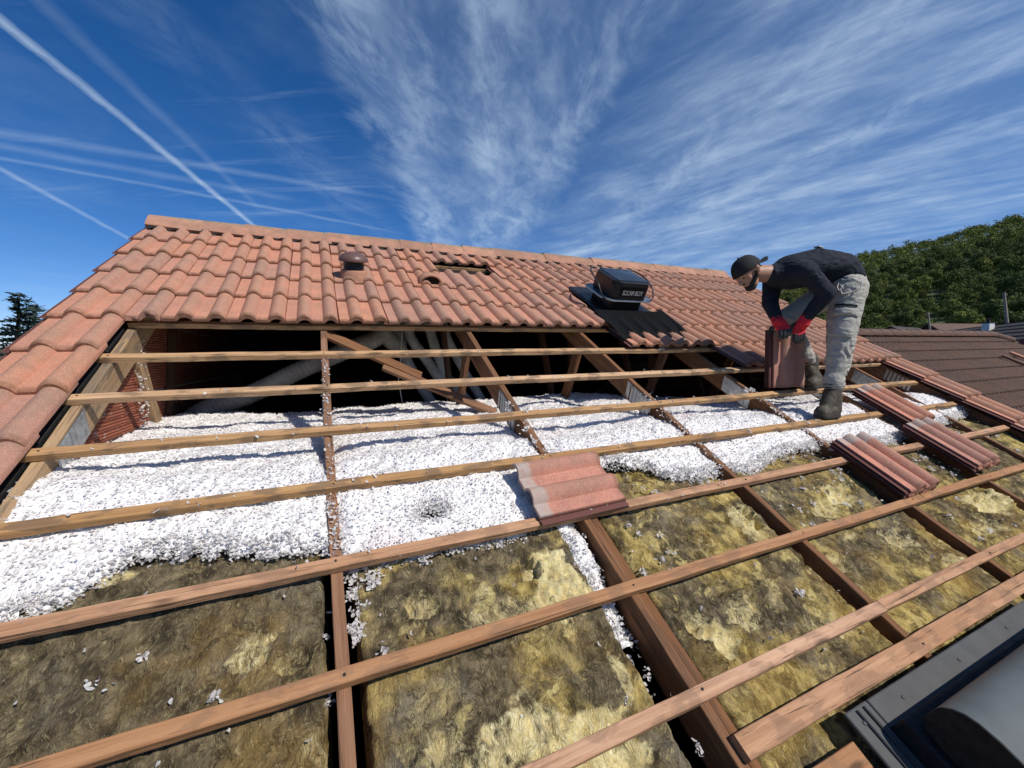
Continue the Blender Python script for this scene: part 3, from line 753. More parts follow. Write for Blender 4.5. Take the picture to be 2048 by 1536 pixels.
# ------------------------------------------------------------------ glass wool batts
def grid_idx(nu, nv):
    i = np.arange(nu - 1)[:, None] * nv + np.arange(nv - 1)[None, :]
    i = i.ravel(); return np.stack([i, i + nv, i + nv + 1, i + 1], 1)
RT = np.array([[1, 0, 0], [0, CP, SP], [0, -SP, CP]])       # rows are EU EV EN
def to_world(u, v, n): return np.stack([u, v * CP - n * SP, v * SP + n * CP], 1)
TEARS = [
  (0.86 - .12, -1.66, .11, .10, -.004, 1), (0.42, -2.02, .15, .10, -.006, .8), (0.60, -2.08, .12, .10, .01, 1.1), (0.22, -1.95, .09, .05, -.006, .45), (1.38, -1.90, .10, .06, .01, .55), (0.48, -1.66, .10, .05, .008, .5),
  (2.35, -1.62, .12, .06, .01, .6), (2.6, -1.85, .14, .06, .008, .5), (3.35, -1.95, .16, .07, .01, .6), (1.7, -2.05, .12, .06, -.006, .5), (3.3, -1.5, .12, .06, .008, .5),  # u, v, radius u, radius v, depth (+ pit, - tuft), yellow
    (0.745, -1.60, .10, .13, -.014, 1.7), (0.65, -1.53, .035, .06, .05, .2), (1.83, -1.575, .045, .095, .07, 1.5), (1.76, -1.60, .05, .11, -.015, .75),
    (2.52, -1.575, .09, .06, .025, 1.4), (2.70, -1.50, .05, .05, .03, .8), (1.22, -1.96, .055, .06, .015, 1.4), (1.17, -1.90, .05, .05, .02, .6),
    (3.62, -1.86, .16, .07, .03, 1.3), (3.80, -1.83, .12, .05, -.02, .8), (3.50, -1.80, .06, .04, -.015, .8), (-0.22, -1.57, .045, .05, .012, .6), (-0.13, -1.62, .04, .03, .02, .35),
    (0.25, -1.56, .05, .04, .02, .5), (0.45, -1.57, .03, .03, -.01, .6), (0.78, -1.93, .02, .07, -.014, .7), (0.33, -2.12, .06, .08, -.01, .6),
    (0.15, -2.05, .05, .07, -.01, .5), (-.34, -1.66, .03, .03, -.008, .25), (2.05, -1.86, .05, .04, .015, .6), (2.75, -2.02, .10, .04, -.01, .6),
    (3.9, -2.05, .08, .05, .01, .6), (1.45, -1.62, .05, .07, -.01, .3), (4.3, -1.55, .06, .04, -.01, .5), (-.62, -1.235, .05, .03, -.01, .6), (1.56, -1.87, .05, .05, -.008, .35),
    (-.08, -1.86, .05, .04, .012, .35), (2.28, -1.78, .05, .03, -.01, .6)]
def panel_n(u, v, seed):
    P = np.stack([u * 7, v * 7, np.zeros_like(u)], 1)
    n = -0.032 + 0.016 * fbm(P * .5, 3, seed)
    wu = u + 0.04 * fbm(P * 1.3, 3, seed + 5); wv_ = v + 0.04 * fbm(P * 1.3, 3, seed + 9)
    Q = np.stack([wu * 26, wv_ * 17, np.zeros_like(u)], 1)
    rid = 1 - np.abs(fbm(Q, 4, seed + 3, .55))
    n += 0.020 * (rid - .80) + 0.008 * fbm(Q * 2.6, 4, seed + 31, .65) + .010 * fbm(Q * .5, 3, seed + 13)
    # the batts slump a little towards the upper edge under the blown flakes
    n -= 0.05 * np.clip((v + 1.36) / .2, 0, 1) + .14 * np.clip((v + 1.12) / .2, 0, 1)
    return n
def batt(u0, u1, v0, v1, label, seed, du=0.0085):
    nu = max(8, int((u1 - u0) / du)); nv = int((v1 - v0) / du)
    U, Vv = np.meshgrid(np.linspace(u0, u1, nu), np.linspace(v0, v1, nv), indexing='ij'); u, v = U.ravel(), Vv.ravel()
    n = panel_n(u, v, seed); tear = np.zeros_like(u)
    for (tu, tv, a, b_, d, yl) in TEARS:
        if tu < u0 - .1 or tu > u1 + .1: continue
        P = np.stack([u * 24, v * 24, u * 0 + seed], 1)
        q = np.hypot((u - tu) / a, (v - tv) / b_) + 0.55 * fbm(P, 4, seed + 50) + .5 * fbm(P * .35, 2, seed + 51)
        inside = np.clip((1.15 - q) / .45, 0, 1); inside = inside * inside * (3 - 2 * inside)
        n -= 1.25 * d * inside; rim = np.exp(-((q - 1.2) / .16) ** 2); n += 0.011 * rim
        n += inside * 0.026 * fbm(P * 1.7, 4, seed + 77, .65)
        tear = np.maximum(tear, yl * np.clip((1.18 - q) / .25, 0, 1) * np.clip(1 + .8 * fbm(P * 1.6, 3, seed + 60), .3, 1.1))
    # crease where two mats meet
    vs = -1.80 - 0.10 * ((seed * 37) % 5) / 5 + .006 * fbm(np.stack([u * 9, u * 0, u * 0], 1), 3, seed)
    n -= 0.010 * np.exp(-((v - vs) / .006) ** 2)
    # ragged rounded edges
    e = np.minimum(u - u0, u1 - u) + 0.006 * fbm(np.stack([v * 30, u * 0 + seed, u * 0], 1), 3, seed)
    n -= 0.10 * np.clip(1 - e / .022, 0, 1) ** 2.2
    W = to_world(u, v, n)
    me = mesh_np('wool_batt_mesh', W, grid_idx(nu, nv), M['wool'])
    at = me.attributes.new('tear', 'FLOAT', 'POINT'); at.data.foreach_set('value', tear.astype(np.float32))
    o = link('insulation_batt', me); tag(o, label, 'insulation', 'yellow glass wool batts between the rafters'); return o
VB0 = -3.1
batt(-0.93, -0.034, VB0, -0.86, 'greyish glass wool batt in the leftmost bay with one small yellow scar', 1)
batt(0.043, 0.862, VB0, -0.86, 'glass wool batt with a big pale tuft torn out, left of the doubled rafter', 2)
batt(1.045, 1.915, VB0, -0.86, 'glass wool batt with a deep yellow hole, right of the doubled rafter', 3)
batt(2.00, 2.885, VB0, -0.86, 'glass wool batt with torn yellow fluff just below the nearest stack of two loose tiles', 4)
batt(2.97, 3.86, VB0, -0.86, 'glass wool batt with a wide ragged yellow patch right of the nearest loose tile stack', 5)
batt(3.95, 5.27, VB0, -0.86, 'far glass wool batt beside the right hand verge below the white flakes', 6, 0.014)

# ------------------------------------------------------------------ blown white flakes
LOWU = [-0.95, -0.835, -0.743, -0.646, -0.593, -0.547, -0.408, -0.263, -0.051, 0.02, 0.05, 0.4, 0.72, 0.93, 1.0, 1.289, 1.509, 1.608, 1.757, 1.996, 2.146, 2.541, 2.957, 3.071, 3.5, 3.75, 4.29, 5.3]
LOWV = [-1.345, -1.315, -1.285, -1.240, -1.175, -1.150, -1.194, -1.243, -1.271, -1.33, -1.37, -1.385, -1.39, -1.39, -1.20, -1.082, -1.12, -1.245, -1.270, -1.248, -1.295, -1.194, -1.189, -1.257, -1.262, -1.258, -1.208, -1.10]
def vlow(u):
    P = np.stack([u * 16, u * 0, u * 0], 1)
    return np.interp(u, LOWU, LOWV) + 0.026 * fbm(P * .7, 5, 91, .65)
yg = np.concatenate([np.arange(-1.28, 1.05, 0.011), np.arange(1.06, 3.2, 0.06)])
ug = np.arange(-0.975, 5.335, 0.0115)
U, Y = np.meshgrid(ug, yg, indexing='ij'); U, Y = U.ravel(), Y.ravel()
def fluff_z(U, Y):
    right = np.clip((U - 2.2) / 1.6, 0, 1); left = np.clip((-0.35 - U) / .5, 0, 1)
    prof_y = [-1.40, -1.20, -1.05, -0.90, -0.72, -0.50, -0.25, 0.10, 0.45, 0.75, 0.95, 1.2, 1.6, 3.2]
    zl = [Wp(0, -1.60, -.05).z, Wp(0, -1.36, -.035).z, Wp(0, -1.19, -.028).z, Wp(0, -1.03, -.03).z, -.475, -.455, -.445, -.43, -.405, -.395, -.46, -.62, -.85, -1.0]
    zr = [Wp(0, -1.60, -.05).z, Wp(0, -1.36, -.04).z, Wp(0, -1.19, -.035).z, Wp(0, -1.03, -.04).z, -.47, -.475, -.48, -.49, -.52, -.56, -.64, -.78, -.95, -1.1]
    z = np.interp(Y, prof_y, zl) * (1 - right) + np.interp(Y, prof_y, zr) * right
    z += left * 0.02 * np.clip((Y + .95) / .25, 0, 1)
    P = np.stack([U, Y, U * 0], 1)
    z += 0.022 * np.clip((Y + .95) / .2, 0, 1) * np.clip((.2 - Y) / .3, 0, 1)
    z += 0.030 * fbm(P * 3.2, 3, 5) + 0.012 * fbm(P * 13, 3, 8) + 0.012 * (1 - 2 * np.abs(fbm(P * 24, 3, 12))) + .004 * fbm(P * 95, 2, 14)
    for ur, am in ((0.0, .034), (.975, .008), (1.96, .012), (2.93, .010), (3.9, .012)):
        z -= am * np.exp(-((U - ur) / .034) ** 2) * np.clip(.75 + 1.3 * fbm(P * 7, 2, 44), 0, 1.2)
    return z
Z = fluff_z(U, Y)
# roof coordinates of each point, for the lower border
V_ = Y * CP + Z * SP
# never stand proud of the battens
N_ = -Y * SP + Z * CP
Z = Z - np.clip(N_ - 0.004, 0, 1) * 0.9
d = V_ - vlow(U)
P3 = np.stack([U * 60, Y * 60, U * 0], 1)
d += 0.010 * fbm(P3, 2, 21)
hole = np.hypot((U - .352) / .035, (V_ + 1.205) / .022) + .5 * fbm(P3 * .5, 3, 4)
d = np.minimum(d, (hole - 1) * .03)
Z = Z - 0.05 * np.clip(1 - d / .05, 0, 1) ** 1.5
keep = d > 0.004
nu, nv = len(ug), len(yg); Q = grid_idx(nu, nv); Q = Q[keep[Q].all(1)]
used = np.unique(Q); remap = np.full(nu * nv, -1); remap[used] = np.arange(len(used))
base = np.stack([U, Y, Z], 1)[used]; fo = link('loose_fill_insulation', mesh_np('loose_fill_mesh', base, remap[Q], M['fill']))
tag(fo, 'white blown mineral wool flakes heaped over the attic floor between the battens', 'loose insulation', kind='stuff')
def flakes(P, half, wid, tilt=1.0):
    n = len(P)
    a = RNG.normal(size=(n, 3)); a[:, 2] *= tilt * .7; a /= np.linalg.norm(a, axis=1)[:, None]
    nn = RNG.normal(size=(n, 3)) * .7 * tilt + np.array([0, -.25, 1]); nn /= np.linalg.norm(nn, axis=1)[:, None]
    b = np.cross(nn, a); b /= np.linalg.norm(b, axis=1)[:, None] + 1e-9; c = np.cross(a, b)
    h = half * RNG.uniform(.55, 1.35, n)[:, None]; w = wid * RNG.uniform(.6, 1.4, n)[:, None]; cu = h * RNG.uniform(-.1, .8, n)[:, None]
    V = np.stack([P - a * h - b * w * .6 + c * cu, P - a * h * .9 + b * w * .5 + c * cu * .7, P - b * w - c * cu * .2, P + b * w, P + a * h - b * w * .5 + c * cu * .8, P + a * h * .9 + b * w * .6 + c * cu], 1).reshape(-1, 3)
    k = np.arange(n)[:, None] * 6
    F = np.concatenate([k + np.array([0, 2, 3, 1]), k + np.array([2, 4, 5, 3])], 1).reshape(-1, 4)
    return V, F
# dense skin of flakes, thinner with distance behind the battens
sel = base[(base[:, 1] < 1.0)]
edge = np.where((d > .004) & (d < .045))[0]
npk = 240000
pk = sel[RNG.integers(0, len(sel), npk)] + RNG.normal(size=(npk, 3)) * np.array([.006, .006, .0022])
nearness = np.clip((2.6 - np.linalg.norm(pk - np.array(CAMP), axis=1)) / 1.2, 0, 1)
pk = pk[RNG.uniform(size=npk) < .5 + .5 * nearness]
ed = np.stack([U, Y, Z], 1)[edge][RNG.integers(0, len(edge), 22000)] + RNG.normal(size=(22000, 3)) * np.array([.011, .011, .004])
pk = np.concatenate([pk, ed])
FV, FF = flakes(pk, .0048, .0042, .7)
mk = link('surface_flakes', mesh_np('surface_flakes_mesh', FV, FF, M['flake'])); tag(mk, 'curled white flakes lying on top of the blown insulation heap', 'loose insulation', kind='stuff')
# scattered flakes on timbers and batts
pts = []
def sprinkle(n, u0, u1, v0, v1, nz, clump=0.0):
    for _ in range(n):
        uu, vv = random.uniform(u0, u1), random.uniform(v0, v1)
        for q in range(1 if random.random() > clump else random.randint(4, 14)):
            pts.append(Wp(uu + random.gauss(0, .008), vv + random.gauss(0, .008), nz + abs(random.gauss(0, .004))))
sprinkle(130, -.016, .016, -1.34, -.02, .002); sprinkle(60, -.02, .02, -1.34, -1.05, .002)
for i in range(1, 5): sprinkle(22 if i < 4 else 10, -.95, 2.2, -GA * i - .02, -GA * i + .02, NB + .002)
for i in range(0, 5): sprinkle(10, .8, 4.8, -GA * i - .02, -GA * i + .02, NB + .002, .2)
for _ in range(420):
    u_ = random.uniform(-.92, 5.2); v_ = float(vlow(np.array([u_]))[0]) - abs(random.gauss(0, .028)) + .01
    for q in range(random.randint(1, 5)): pts.append(Wp(u_ + random.gauss(0, .012), v_ + random.gauss(0, .008), -.062 + abs(random.gauss(0, .010))))
for uu in (.96, 1.95, 2.92): sprinkle(110, uu - .05, uu + .05, -1.28, -.55, .002, .15)
sprinkle(46, .79, .92, -2.2, -1.39, -.05, .6)
sprinkle(40, .03, .07, -1.62, -1.38, -.045, .7); sprinkle(14, .035, .13, -1.46, -1.38, -.03, .8)
sprinkle(9, -.04, -.07, -1.75, -1.45, -.05, .6)
for (a, b_, c, d_, k) in ((-.9, -.06, -2.0, -1.42, 34), (.08, .8, -2.1, -1.42, 26), (1.05, 1.3, -1.7, -1.45, 26), (1.05, 1.9, -2.2, -1.42, 22), (2.0, 2.85, -1.68, -1.40, 70), (2.0, 2.85, -2.1, -1.7, 14),
                       (3.0, 3.85, -2.1, -1.4, 50), (1.3, 1.95, -1.34, -1.15, 60), (2.1, 2.9, -1.36, -1.2, 50), (3.2, 3.8, -1.5, -1.26, 70), (4.0, 5.2, -1.9, -1.2, 60), (-.6, -.06, -1.34, -1.2, 16)):
    sprinkle(int(k * .6), a, b_, c, d_, -.020, .3)
ug2, vg2 = np.meshgrid(np.linspace(.815, .935, 14), np.linspace(-1.86, -1.37, 90), indexing='ij'); a_, b2_ = ug2.ravel(), vg2.ravel()
nn_ = -.052 + .028 * np.cos((a_ - .885) / .05 * 1.5) + .030 * fbm(np.stack([a_ * 22, b2_ * 22, a_ * 0], 1), 3, 33) - .07 * np.clip((-1.55 - b2_) / .3, 0, 1)
gs = to_world(a_, b2_, nn_)
tag(link('gap_fill', mesh_np('gap_fill_mesh', gs, grid_idx(14, 90), M['fill'])), 'ribbon of white flakes filling the gap left of the doubled rafter', 'loose insulation', kind='stuff')
for q in RNG.integers(0, len(gs), 900): pts.append(Vector(gs[q] + RNG.normal(size=3) * np.array([.006, .006, .004])))
P = np.array([tuple(p) for p in pts])
FV, FF = flakes(P, .0072, .0045)
mk = link('scattered_flakes', mesh_np('scattered_flakes_mesh', FV, FF, M['flake'])); tag(mk, 'stray white flakes sprinkled over the rafters, battens and yellow batts', 'loose insulation', kind='stuff')
# flakes clinging to the left gable brickwork
pts = [Vector((-.955 + random.uniform(0, .02), random.uniform(.28, .42), random.uniform(-.45, .12))) for _ in range(170)]
FV, FF = flakes(np.array([tuple(p) for p in pts]), .009, .005)
mk = link('clinging_flakes', mesh_np('clinging_flakes_mesh', FV, FF, M['flake'])); tag(mk, 'white flakes stuck to the brick gable inside the left end of the attic', 'loose insulation', kind='stuff')
# ------------------------------------------------------------------ ducts in the attic
def duct(pts, r, m, label, name='flexible_duct', group='ribbed ventilation hoses in the attic'):
    pts = [Vector(p) for p in pts]; out = []
    for i in range(len(pts) - 1):
        p0, p1, p2, p3 = pts[max(i - 1, 0)], pts[i], pts[i + 1], pts[min(i + 2, len(pts) - 1)]
        n = max(2, int((p2 - p1).length / 0.011))
        for k in range(n):
            t = k / n
            out.append(0.5 * ((2 * p1) + (-p0 + p2) * t + (2 * p0 - 5 * p1 + 4 * p2 - p3) * t * t + (-p0 + 3 * p1 - 3 * p2 + p3) * t ** 3))
    out.append(pts[-1])
    rad = [r * (1 + 0.055 * math.sin(i * 2 * math.pi / 3)) for i in range(len(out))]
    o = MB().tube(out, rad, 16).build(name, m, None, 60); tag(o, label, 'duct', group); return o
duct([(0.50, 1.1, 0.34), (0.43, 1.05, 0.17), (0.16, 1.0, 0.05), (-.18, 1.0, -.10), (-.50, 1.0, -.26), (-.78, 1.0, -.36), (-1.0 + .12, 1.05, -.42)], 0.070, M['duct_white'], 'wide white flexible duct sagging down to the left behind the thin rafter')
duct([(.36, 1.12, .40), (.47, 1.06, .20), (.60, 1.15, .10), (.62, 1.3, .3)], 0.07, M['duct_white'], 'short crumpled white duct elbow under the tiles right of the thin rafter')
duct([(.56, 1.18, .36), (.60, 1.15, .16), (.72, 1.12, -.15), (.97, 1.1, -.60), (1.05, 1.1, -.9)], .048, M['duct_grey'], 'leftmost of the thin grey ribbed hoses hanging in the dark attic')
duct([(.68, 1.18, .38), (.72, 1.15, .16), (.86, 1.12, -.06), (1.09, 1.1, -.45), (1.3, 1.1, -.9)], .046, M['duct_grey'], 'second grey ribbed hose from the left, crossing behind the slanting board')
duct([(.88, 1.18, .38), (.91, 1.15, .16), (1.03, 1.12, -.20), (1.24, 1.1, -.47), (1.4, 1.1, -.9)], .046, M['duct_grey'], 'middle grey ribbed hose hanging beside the narrow strut')
duct([(1.02, 1.2, .38), (1.05, 1.17, .18), (1.20, 1.14, -.14), (1.38, 1.1, -.48), (1.5, 1.1, -.9)], .042, M['duct_grey'], 'grey ribbed hose disappearing behind the doubled rafter')
def wire(pts, r, m, label, cat='cable', name='cable'):
    o = MB().tube(pts, r, 6).build(name, m, None, 60); tag(o, label, cat); return o
wire([(.60, .9, .2), (.58, .88, .0), (.55, .86, -.2), (.58, .84, -.45)], .004, M['rope'], 'thin pale cable hanging in the attic left of the grey hoses')

# ------------------------------------------------------------------ roof vents
rv = empty('roof_vent', roof_mat(0.245, 1.13, 0.06), 'brown mushroom shaped vent cap standing on the tiles left of the roof hole', 'roof vent')
MR = BASE[rv.name] @ Matrix.Rotation(R(-14), 4, 'X')
def on(Mx, b): 
    for i, v in enumerate(b.V): b.V[i] = Mx @ v
    return b
put_tile(T_full, S0, ROWS[2], rv, 'base_tile', 0)
on(MR, MB().lathe([(.105, -.03), (.100, .055), (.094, .070), (.080, .075), (.072, .074)], 32)).build('collar', M['tile'], rv, 40)
on(MR, MB().lathe([(.072, .06), (.074, .085), (.078, .088), (.074, .10), (.078, .103), (.074, .16), (.02, .18)], 32)).build('neck', M['black_plastic'], rv, 40)
on(MR, MB().lathe([(.02, .143), (.100, .137), (.111, .141), (.112, .148), (.106, .166), (.089, .186), (.060, .202), (.029, .210), (.001, .213)], 36)).build('cap', M['vent_paint'], rv, 50)
def halfround(k, j, label, name='vent_tile'):
    e = empty(name, roof_mat(S0 + CW * k + .15, ROWS[j] + .2, .05), label, 'vent tile', 'half round vent tiles')
    put_tile(T_full, S0 + CW * k, ROWS[j], e, 'base_tile', 0)
    Mx = roof_mat(S0 + CW * k + .150, ROWS[j] + .035, .066)
    V, F = [], []; seg = 18
    for y, r in ((0.0, .102), (.012, .104), (.12, .088), (.27, .02)):
        for i in range(seg + 1):
            a = math.pi * i / seg; V.append(Mx @ Vector((r * math.cos(a), y, r * math.sin(a) * .92)))
    for i in range(seg + 1):
        a = math.pi * i / seg; V.append(Mx @ Vector((.090 * math.cos(a), 0, .09 * math.sin(a) * .92)))
    for i in range(seg + 1):
        a = math.pi * i / seg; V.append(Mx @ Vector((.088 * math.cos(a), .05, .088 * math.sin(a) * .92)))
    n = seg + 1
    for r in range(3):
        for i in range(seg): F.append((r * n + i, r * n + i + 1, (r + 1) * n + i + 1, (r + 1) * n + i))
    for i in range(seg): F.append((4 * n + i, 4 * n + i + 1, i + 1, i)); F.append((5 * n + i, 5 * n + i + 1, 4 * n + i + 1, 4 * n + i))
    link('hood', meshd('hood', V, F, M['tile'], 40), e)
    b = MB()
    for i in range(7):
        a = math.pi * (i + .5) / 7; b.tube([Mx @ Vector((.014 * math.cos(a), .022, .012 * math.sin(a))), Mx @ Vector((.089 * math.cos(a), .022, .083 * math.sin(a)))], .004, 6)
    for r in (.035, .062): b.tube([Mx @ Vector((r * math.cos(math.pi * i / 12), .022, r * .92 * math.sin(math.pi * i / 12))) for i in range(13)], .0035, 6)
    b.add([Mx @ Vector((.088 * math.cos(math.pi * i / seg), .045, .082 * math.sin(math.pi * i / seg))) for i in range(seg + 1)], [tuple(range(seg + 1))])
    b.build('grille', M['black_plastic'], e)
halfround(2, 2, 'half round vent tile with black grille just left below the rectangular roof hole')

# ------------------------------------------------------------------ solar fan
sf = empty('solar_fan', roof_mat(2.53, .72, .05), 'black solar powered roof fan on a corrugated flashing, with white lettering on its housing', 'solar fan')
b = MB()
U0, U1 = 2.16, 2.96; us = np.arange(U0, U1, .0085); V, F = [], []
for i, u in enumerate(us):
    t = (u - U0) / (U1 - U0)
    zig = .0055 * (1 if i % 2 else -1)
    for v in (0.10 + .04 * math.sin((u - S0) * 2 * math.pi / .151) * .4 - .03 * (1 - t), .22, .36, .52):
        prof = .018 * max(0, math.cos((u - S0 - .112) * 2 * math.pi / .151)) if v < .3 else .01
        V.append(Wp(u, v + (.05 if t > .9 else 0), .098 + zig + prof + (v - .1) * .06 - (.02 if v < .15 else 0)))
for i in range(len(us) - 1):
    for k in range(3): F.append((i * 4 + k, (i + 1) * 4 + k, (i + 1) * 4 + k + 1, i * 4 + k + 1))
link('corrugated_apron', meshd('corrugated_apron', V, F, M['black_matte'], 20), sf)
b = MB(); Mx = roof_mat(2.53, .74, .06)
b.bbox((-.30, -.26, 0.02), (.32, .40, .055), .015, Mx); b.build('base_plate', M['black_plastic'], sf, 30)
b = MB(); b.bbox((-.17, -.17, .04), (.17, .17, .17), .02, Mx)
b.build('stem', M['black_plastic'], sf, 30)
def octa(w, h, c, z):
    return [(-w + c, -h, z), (w - c, -h, z), (w, -h + c, z), (w, h - c, z), (w - c, h, z), (-w + c, h, z), (-w, h - c, z), (-w, -h + c, z)]
def loft(rings, Mx):
    V, F = [], []
    for r in rings: V += [Mx @ Vector(p) for p in r]
    n = len(rings[0])
    for i in range(len(rings) - 1):
        for k in range(n): F.append((i * n + k, i * n + (k + 1) % n, (i + 1) * n + (k + 1) % n, (i + 1) * n + k))
    F += [tuple(range(n - 1, -1, -1)), tuple((len(rings) - 1) * n + k for k in range(n))]
    return V, F
V, F = loft([octa(.19, .175, .05, .155), octa(.205, .19, .055, .165), octa(.205, .19, .055, .27), octa(.212, .198, .07, .285), octa(.21, .196, .075, .318), octa(.195, .18, .07, .324)], Mx)
link('housing', meshd('housing', V, F, M['black_plastic'], 30), sf)
V, F = loft([octa(.172, .16, .01, .320), octa(.172, .16, .01, .329), octa(.168, .156, .01, .330)], Mx)
link('solar_panel', meshd('solar_panel', V, F, M['panel_glass'], 30), sf)
b = MB()
for q in range(4): b.box((-.15 + q * .082, .150 + .0 * q, .331), (-.15 + q * .082 + .06, .158, .334), Mx)
b.build('contact_strip', M['galv'], sf)
def rrect(w, h, c, z, seg=6):
    out = []
    for (cx, cy, a0) in ((w - c, h - c, 0), (-w + c, h - c, 90), (-w + c, -h + c, 180), (w - c, -h + c, 270)):
        for i in range(seg + 1):
            a = R(a0 + 90 * i / seg); out.append((cx + c * math.cos(a), cy + c * math.sin(a), z))
    return out
def spline(pts, k=6):
    out = []
    for i in range(len(pts) - 1):
        p0, p1, p2, p3 = [Vector(pts[q]) for q in (max(i - 1, 0), i, i + 1, min(i + 2, len(pts) - 1))]
        for q in range(k):
            t = q / k; out.append(0.5 * ((2 * p1) + (-p0 + p2) * t + (2 * p0 - 5 * p1 + 4 * p2 - p3) * t * t + (-p0 + 3 * p1 - 3 * p2 + p3) * t ** 3))
    return out + [Vector(pts[-1])]
for sg in (-1, 1):
    lp = spline([(sg * .18, .205, .316), (sg * .255, .17, .315), (sg * .300, .07, .300), (sg * .305, -.06, .262), (sg * .298, -.13, .205), (sg * .27, -.165, .165), (sg * .20, -.19, .158)])
    MB().tube([Mx @ p for p in lp], .0065, 7).build('side_loop', M['black_plastic'], sf, 60)
V, F = loft([rrect(.285, .205, .115, .150), rrect(.295, .215, .12, .156), rrect(.29, .21, .12, .160)], Mx)
link('deflector_plate', meshd('deflector_plate', V, F, M['blue_plate'], 40), sf)
tcu = bpy.data.curves.new('lettering', 'FONT'); tcu.body = "SOL'AIR BOX"; tcu.size = .062; tcu.extrude = .0008; tcu.align_x = 'CENTER'; tcu.align_y = 'CENTER'; tcu.space_character = .82
to = bpy.data.objects.new('tmp', tcu); col.objects.link(to)
dg = bpy.context.evaluated_depsgraph_get(); dg.update()
tm = bpy.data.meshes.new_from_object(to.evaluated_get(dg)); bpy.data.objects.remove(to)
tm.materials.clear(); tm.materials.append(M['print_white'])
tm.transform(Mx @ Matrix.Translation((0.0, -.1915, .226)) @ Matrix.Rotation(R(90), 4, 'X') @ Matrix.Diagonal((.74, 1, 1, 1)))
link('lettering', tm, sf)

# ------------------------------------------------------------------ skylight with shutter box
sk = empty('roof_window', roof_mat(1.95, -2.5, 0), 'grey roof window with a rounded roller shutter box at the lower right corner of the roof', 'roof window')
b = MB()
def rbox(b, u0, u1, v0, v1, n0, n1, bev=.003): return b.bbox((u0, v0, n0), (u1, v1, n1), bev, ROOF)
rbox(b, 1.362, 1.475, -3.2, -2.262, .040, .052); b.build('side_flashing', M['lead_grey'], sk, 30)
b = MB(); rbox(b, 1.482, 2.80, -2.345, -2.262, .038, .050); b.build('top_flashing', M['lead_grey'], sk, 30)
b = MB()
for v in (1.405, 1.44): rbox(b, v, v + .006, -3.2, -2.27, .052, .060, .002)
b.build('flashing_fold', M['lead_grey'], sk, 30)
b = MB(); rbox(b, 1.478, 2.80, -3.2, -2.335, .012, .11, .006); b.build('window_frame', M['black_matte'], sk, 30)  # frame; its black also paints in the shadow band beside the box
b = MB(); rbox(b, 1.56, 2.72, -3.15, -2.58, .111, .118, .002); b.build('glass', M['panel_glass'], sk, 30)
prof = [(-2.352, .150), (-2.350, .200), (-2.353, .215), (-2.366, .236), (-2.384, .252), (-2.41, .262), (-2.45, .267), (-2.50, .266), (-2.53, .258), (-2.552, .240), (-2.562, .215), (-2.562, .150), (-2.54, .118), (-2.42, .114), (-2.372, .122)]
b = MB(); b.prism(prof, 1.505, 2.80, ROOF); b.build('shutter_box', M['shutter_grey'], sk, 25)
b = MB(); b.prism([(v * .995 - .0122, n * .985 + .003) for v, n in prof], 1.500, 1.505, ROOF); b.build('end_cap', M['black_matte'], sk, 25)  # shade of this end face is put into its black colour
b = MB(); b.prism([(-2.372, .1165), (-2.366, .120), (-2.40, .1195), (-2.54, .112), (-2.54, .1105), (-2.4, .1105)], 1.52, 2.79, ROOF); b.build('box_gap_shade', M['black_matte'], sk)  # black strip standing in for the shadow in the gap under the box

for (u_, v_) in ((1.40, -2.30), (1.40, -2.62), (1.40, -2.95), (1.62, -2.30), (2.0, -2.30), (2.4, -2.30)):
    nn_ = .0505 if v_ == -2.30 and u_ > 1.5 else .0525
    MB().lathe([(.006, 0), (.0055, .0025), (.003, .0035), (.0001, .0036)], 10, Matrix.Translation(Wp(u_, v_, nn_)) @ ROOF).build('screw', M['lead_grey'], sk, 40)
for u_ in (1.62, 2.1): 
    b = MB(); b.bbox((u_, -2.3555, .165), (u_ + .022, -2.3515, .205), .0015, ROOF); b.build('clip', M['black_plastic'], sk)
b = MB(); rbox(b, 1.506, 2.80, -2.5645, -2.5615, .168, .176, .001); b.build('guide_rail', M['black_plastic'], sk)
# ------------------------------------------------------------------ loose tiles
def loose(mw, label, group='loose tiles laid on the battens'):
    o = link('roof_tile', T_loose, None, mw); tag(o, label, 'roof tile', group); return o
def lt(u, vh, n, rot=0, tilt=0.0, roll=0): return roof_mat(u, vh, n, rot, R(tilt), roll)
# tile turned crosswise on its own
loose(Matrix.Translation(Wp(.745, -1.385, NB + .004)) @ ROOF @ Matrix.Rotation(R(91.5), 4, 'Z'), 'reddish loose tile turned crosswise on the battens beside the white flakes')
stacks = [(2.88, -1.270, 'nearest stack of loose tiles, beside the split batten end', 3), (3.80, -1.235, 'middle stack of loose tiles, farther right and lower than the workman', 3), (3.93, -.79, 'upper stack of loose tiles right of the workman boot', 3)]
names = ['bottom tile', 'middle tile', 'top tile']
for (u, v, lab, k) in stacks:
    for q in range(k):
        loose(lt(u + random.uniform(-.006, .006), v + random.uniform(-.008, .008), NB + .002 + .0165 * q, random.uniform(-.01, .01)), names[q] + ' of the ' + lab)
# tiles held upright by the workman
for q in range(3):
    X = Vector((.955, -.12, .0)).normalized()
    up = Vector((-.12, .03, 1)).normalized(); up = (up - X * up.dot(X)).normalized(); nz = X.cross(up)
    mw = Matrix((X, up, nz)).transposed().to_4x4()
    base_ = Vector((3.080, -.600, -.285)) + nz * (-.050 + .0165 * q) + up * TL
    mw.translation = base_
    loose(mw, ['rear', 'middle', 'front'][q] + ' one of the three tiles held upright in the red gloved hands', 'tiles held by the workman')
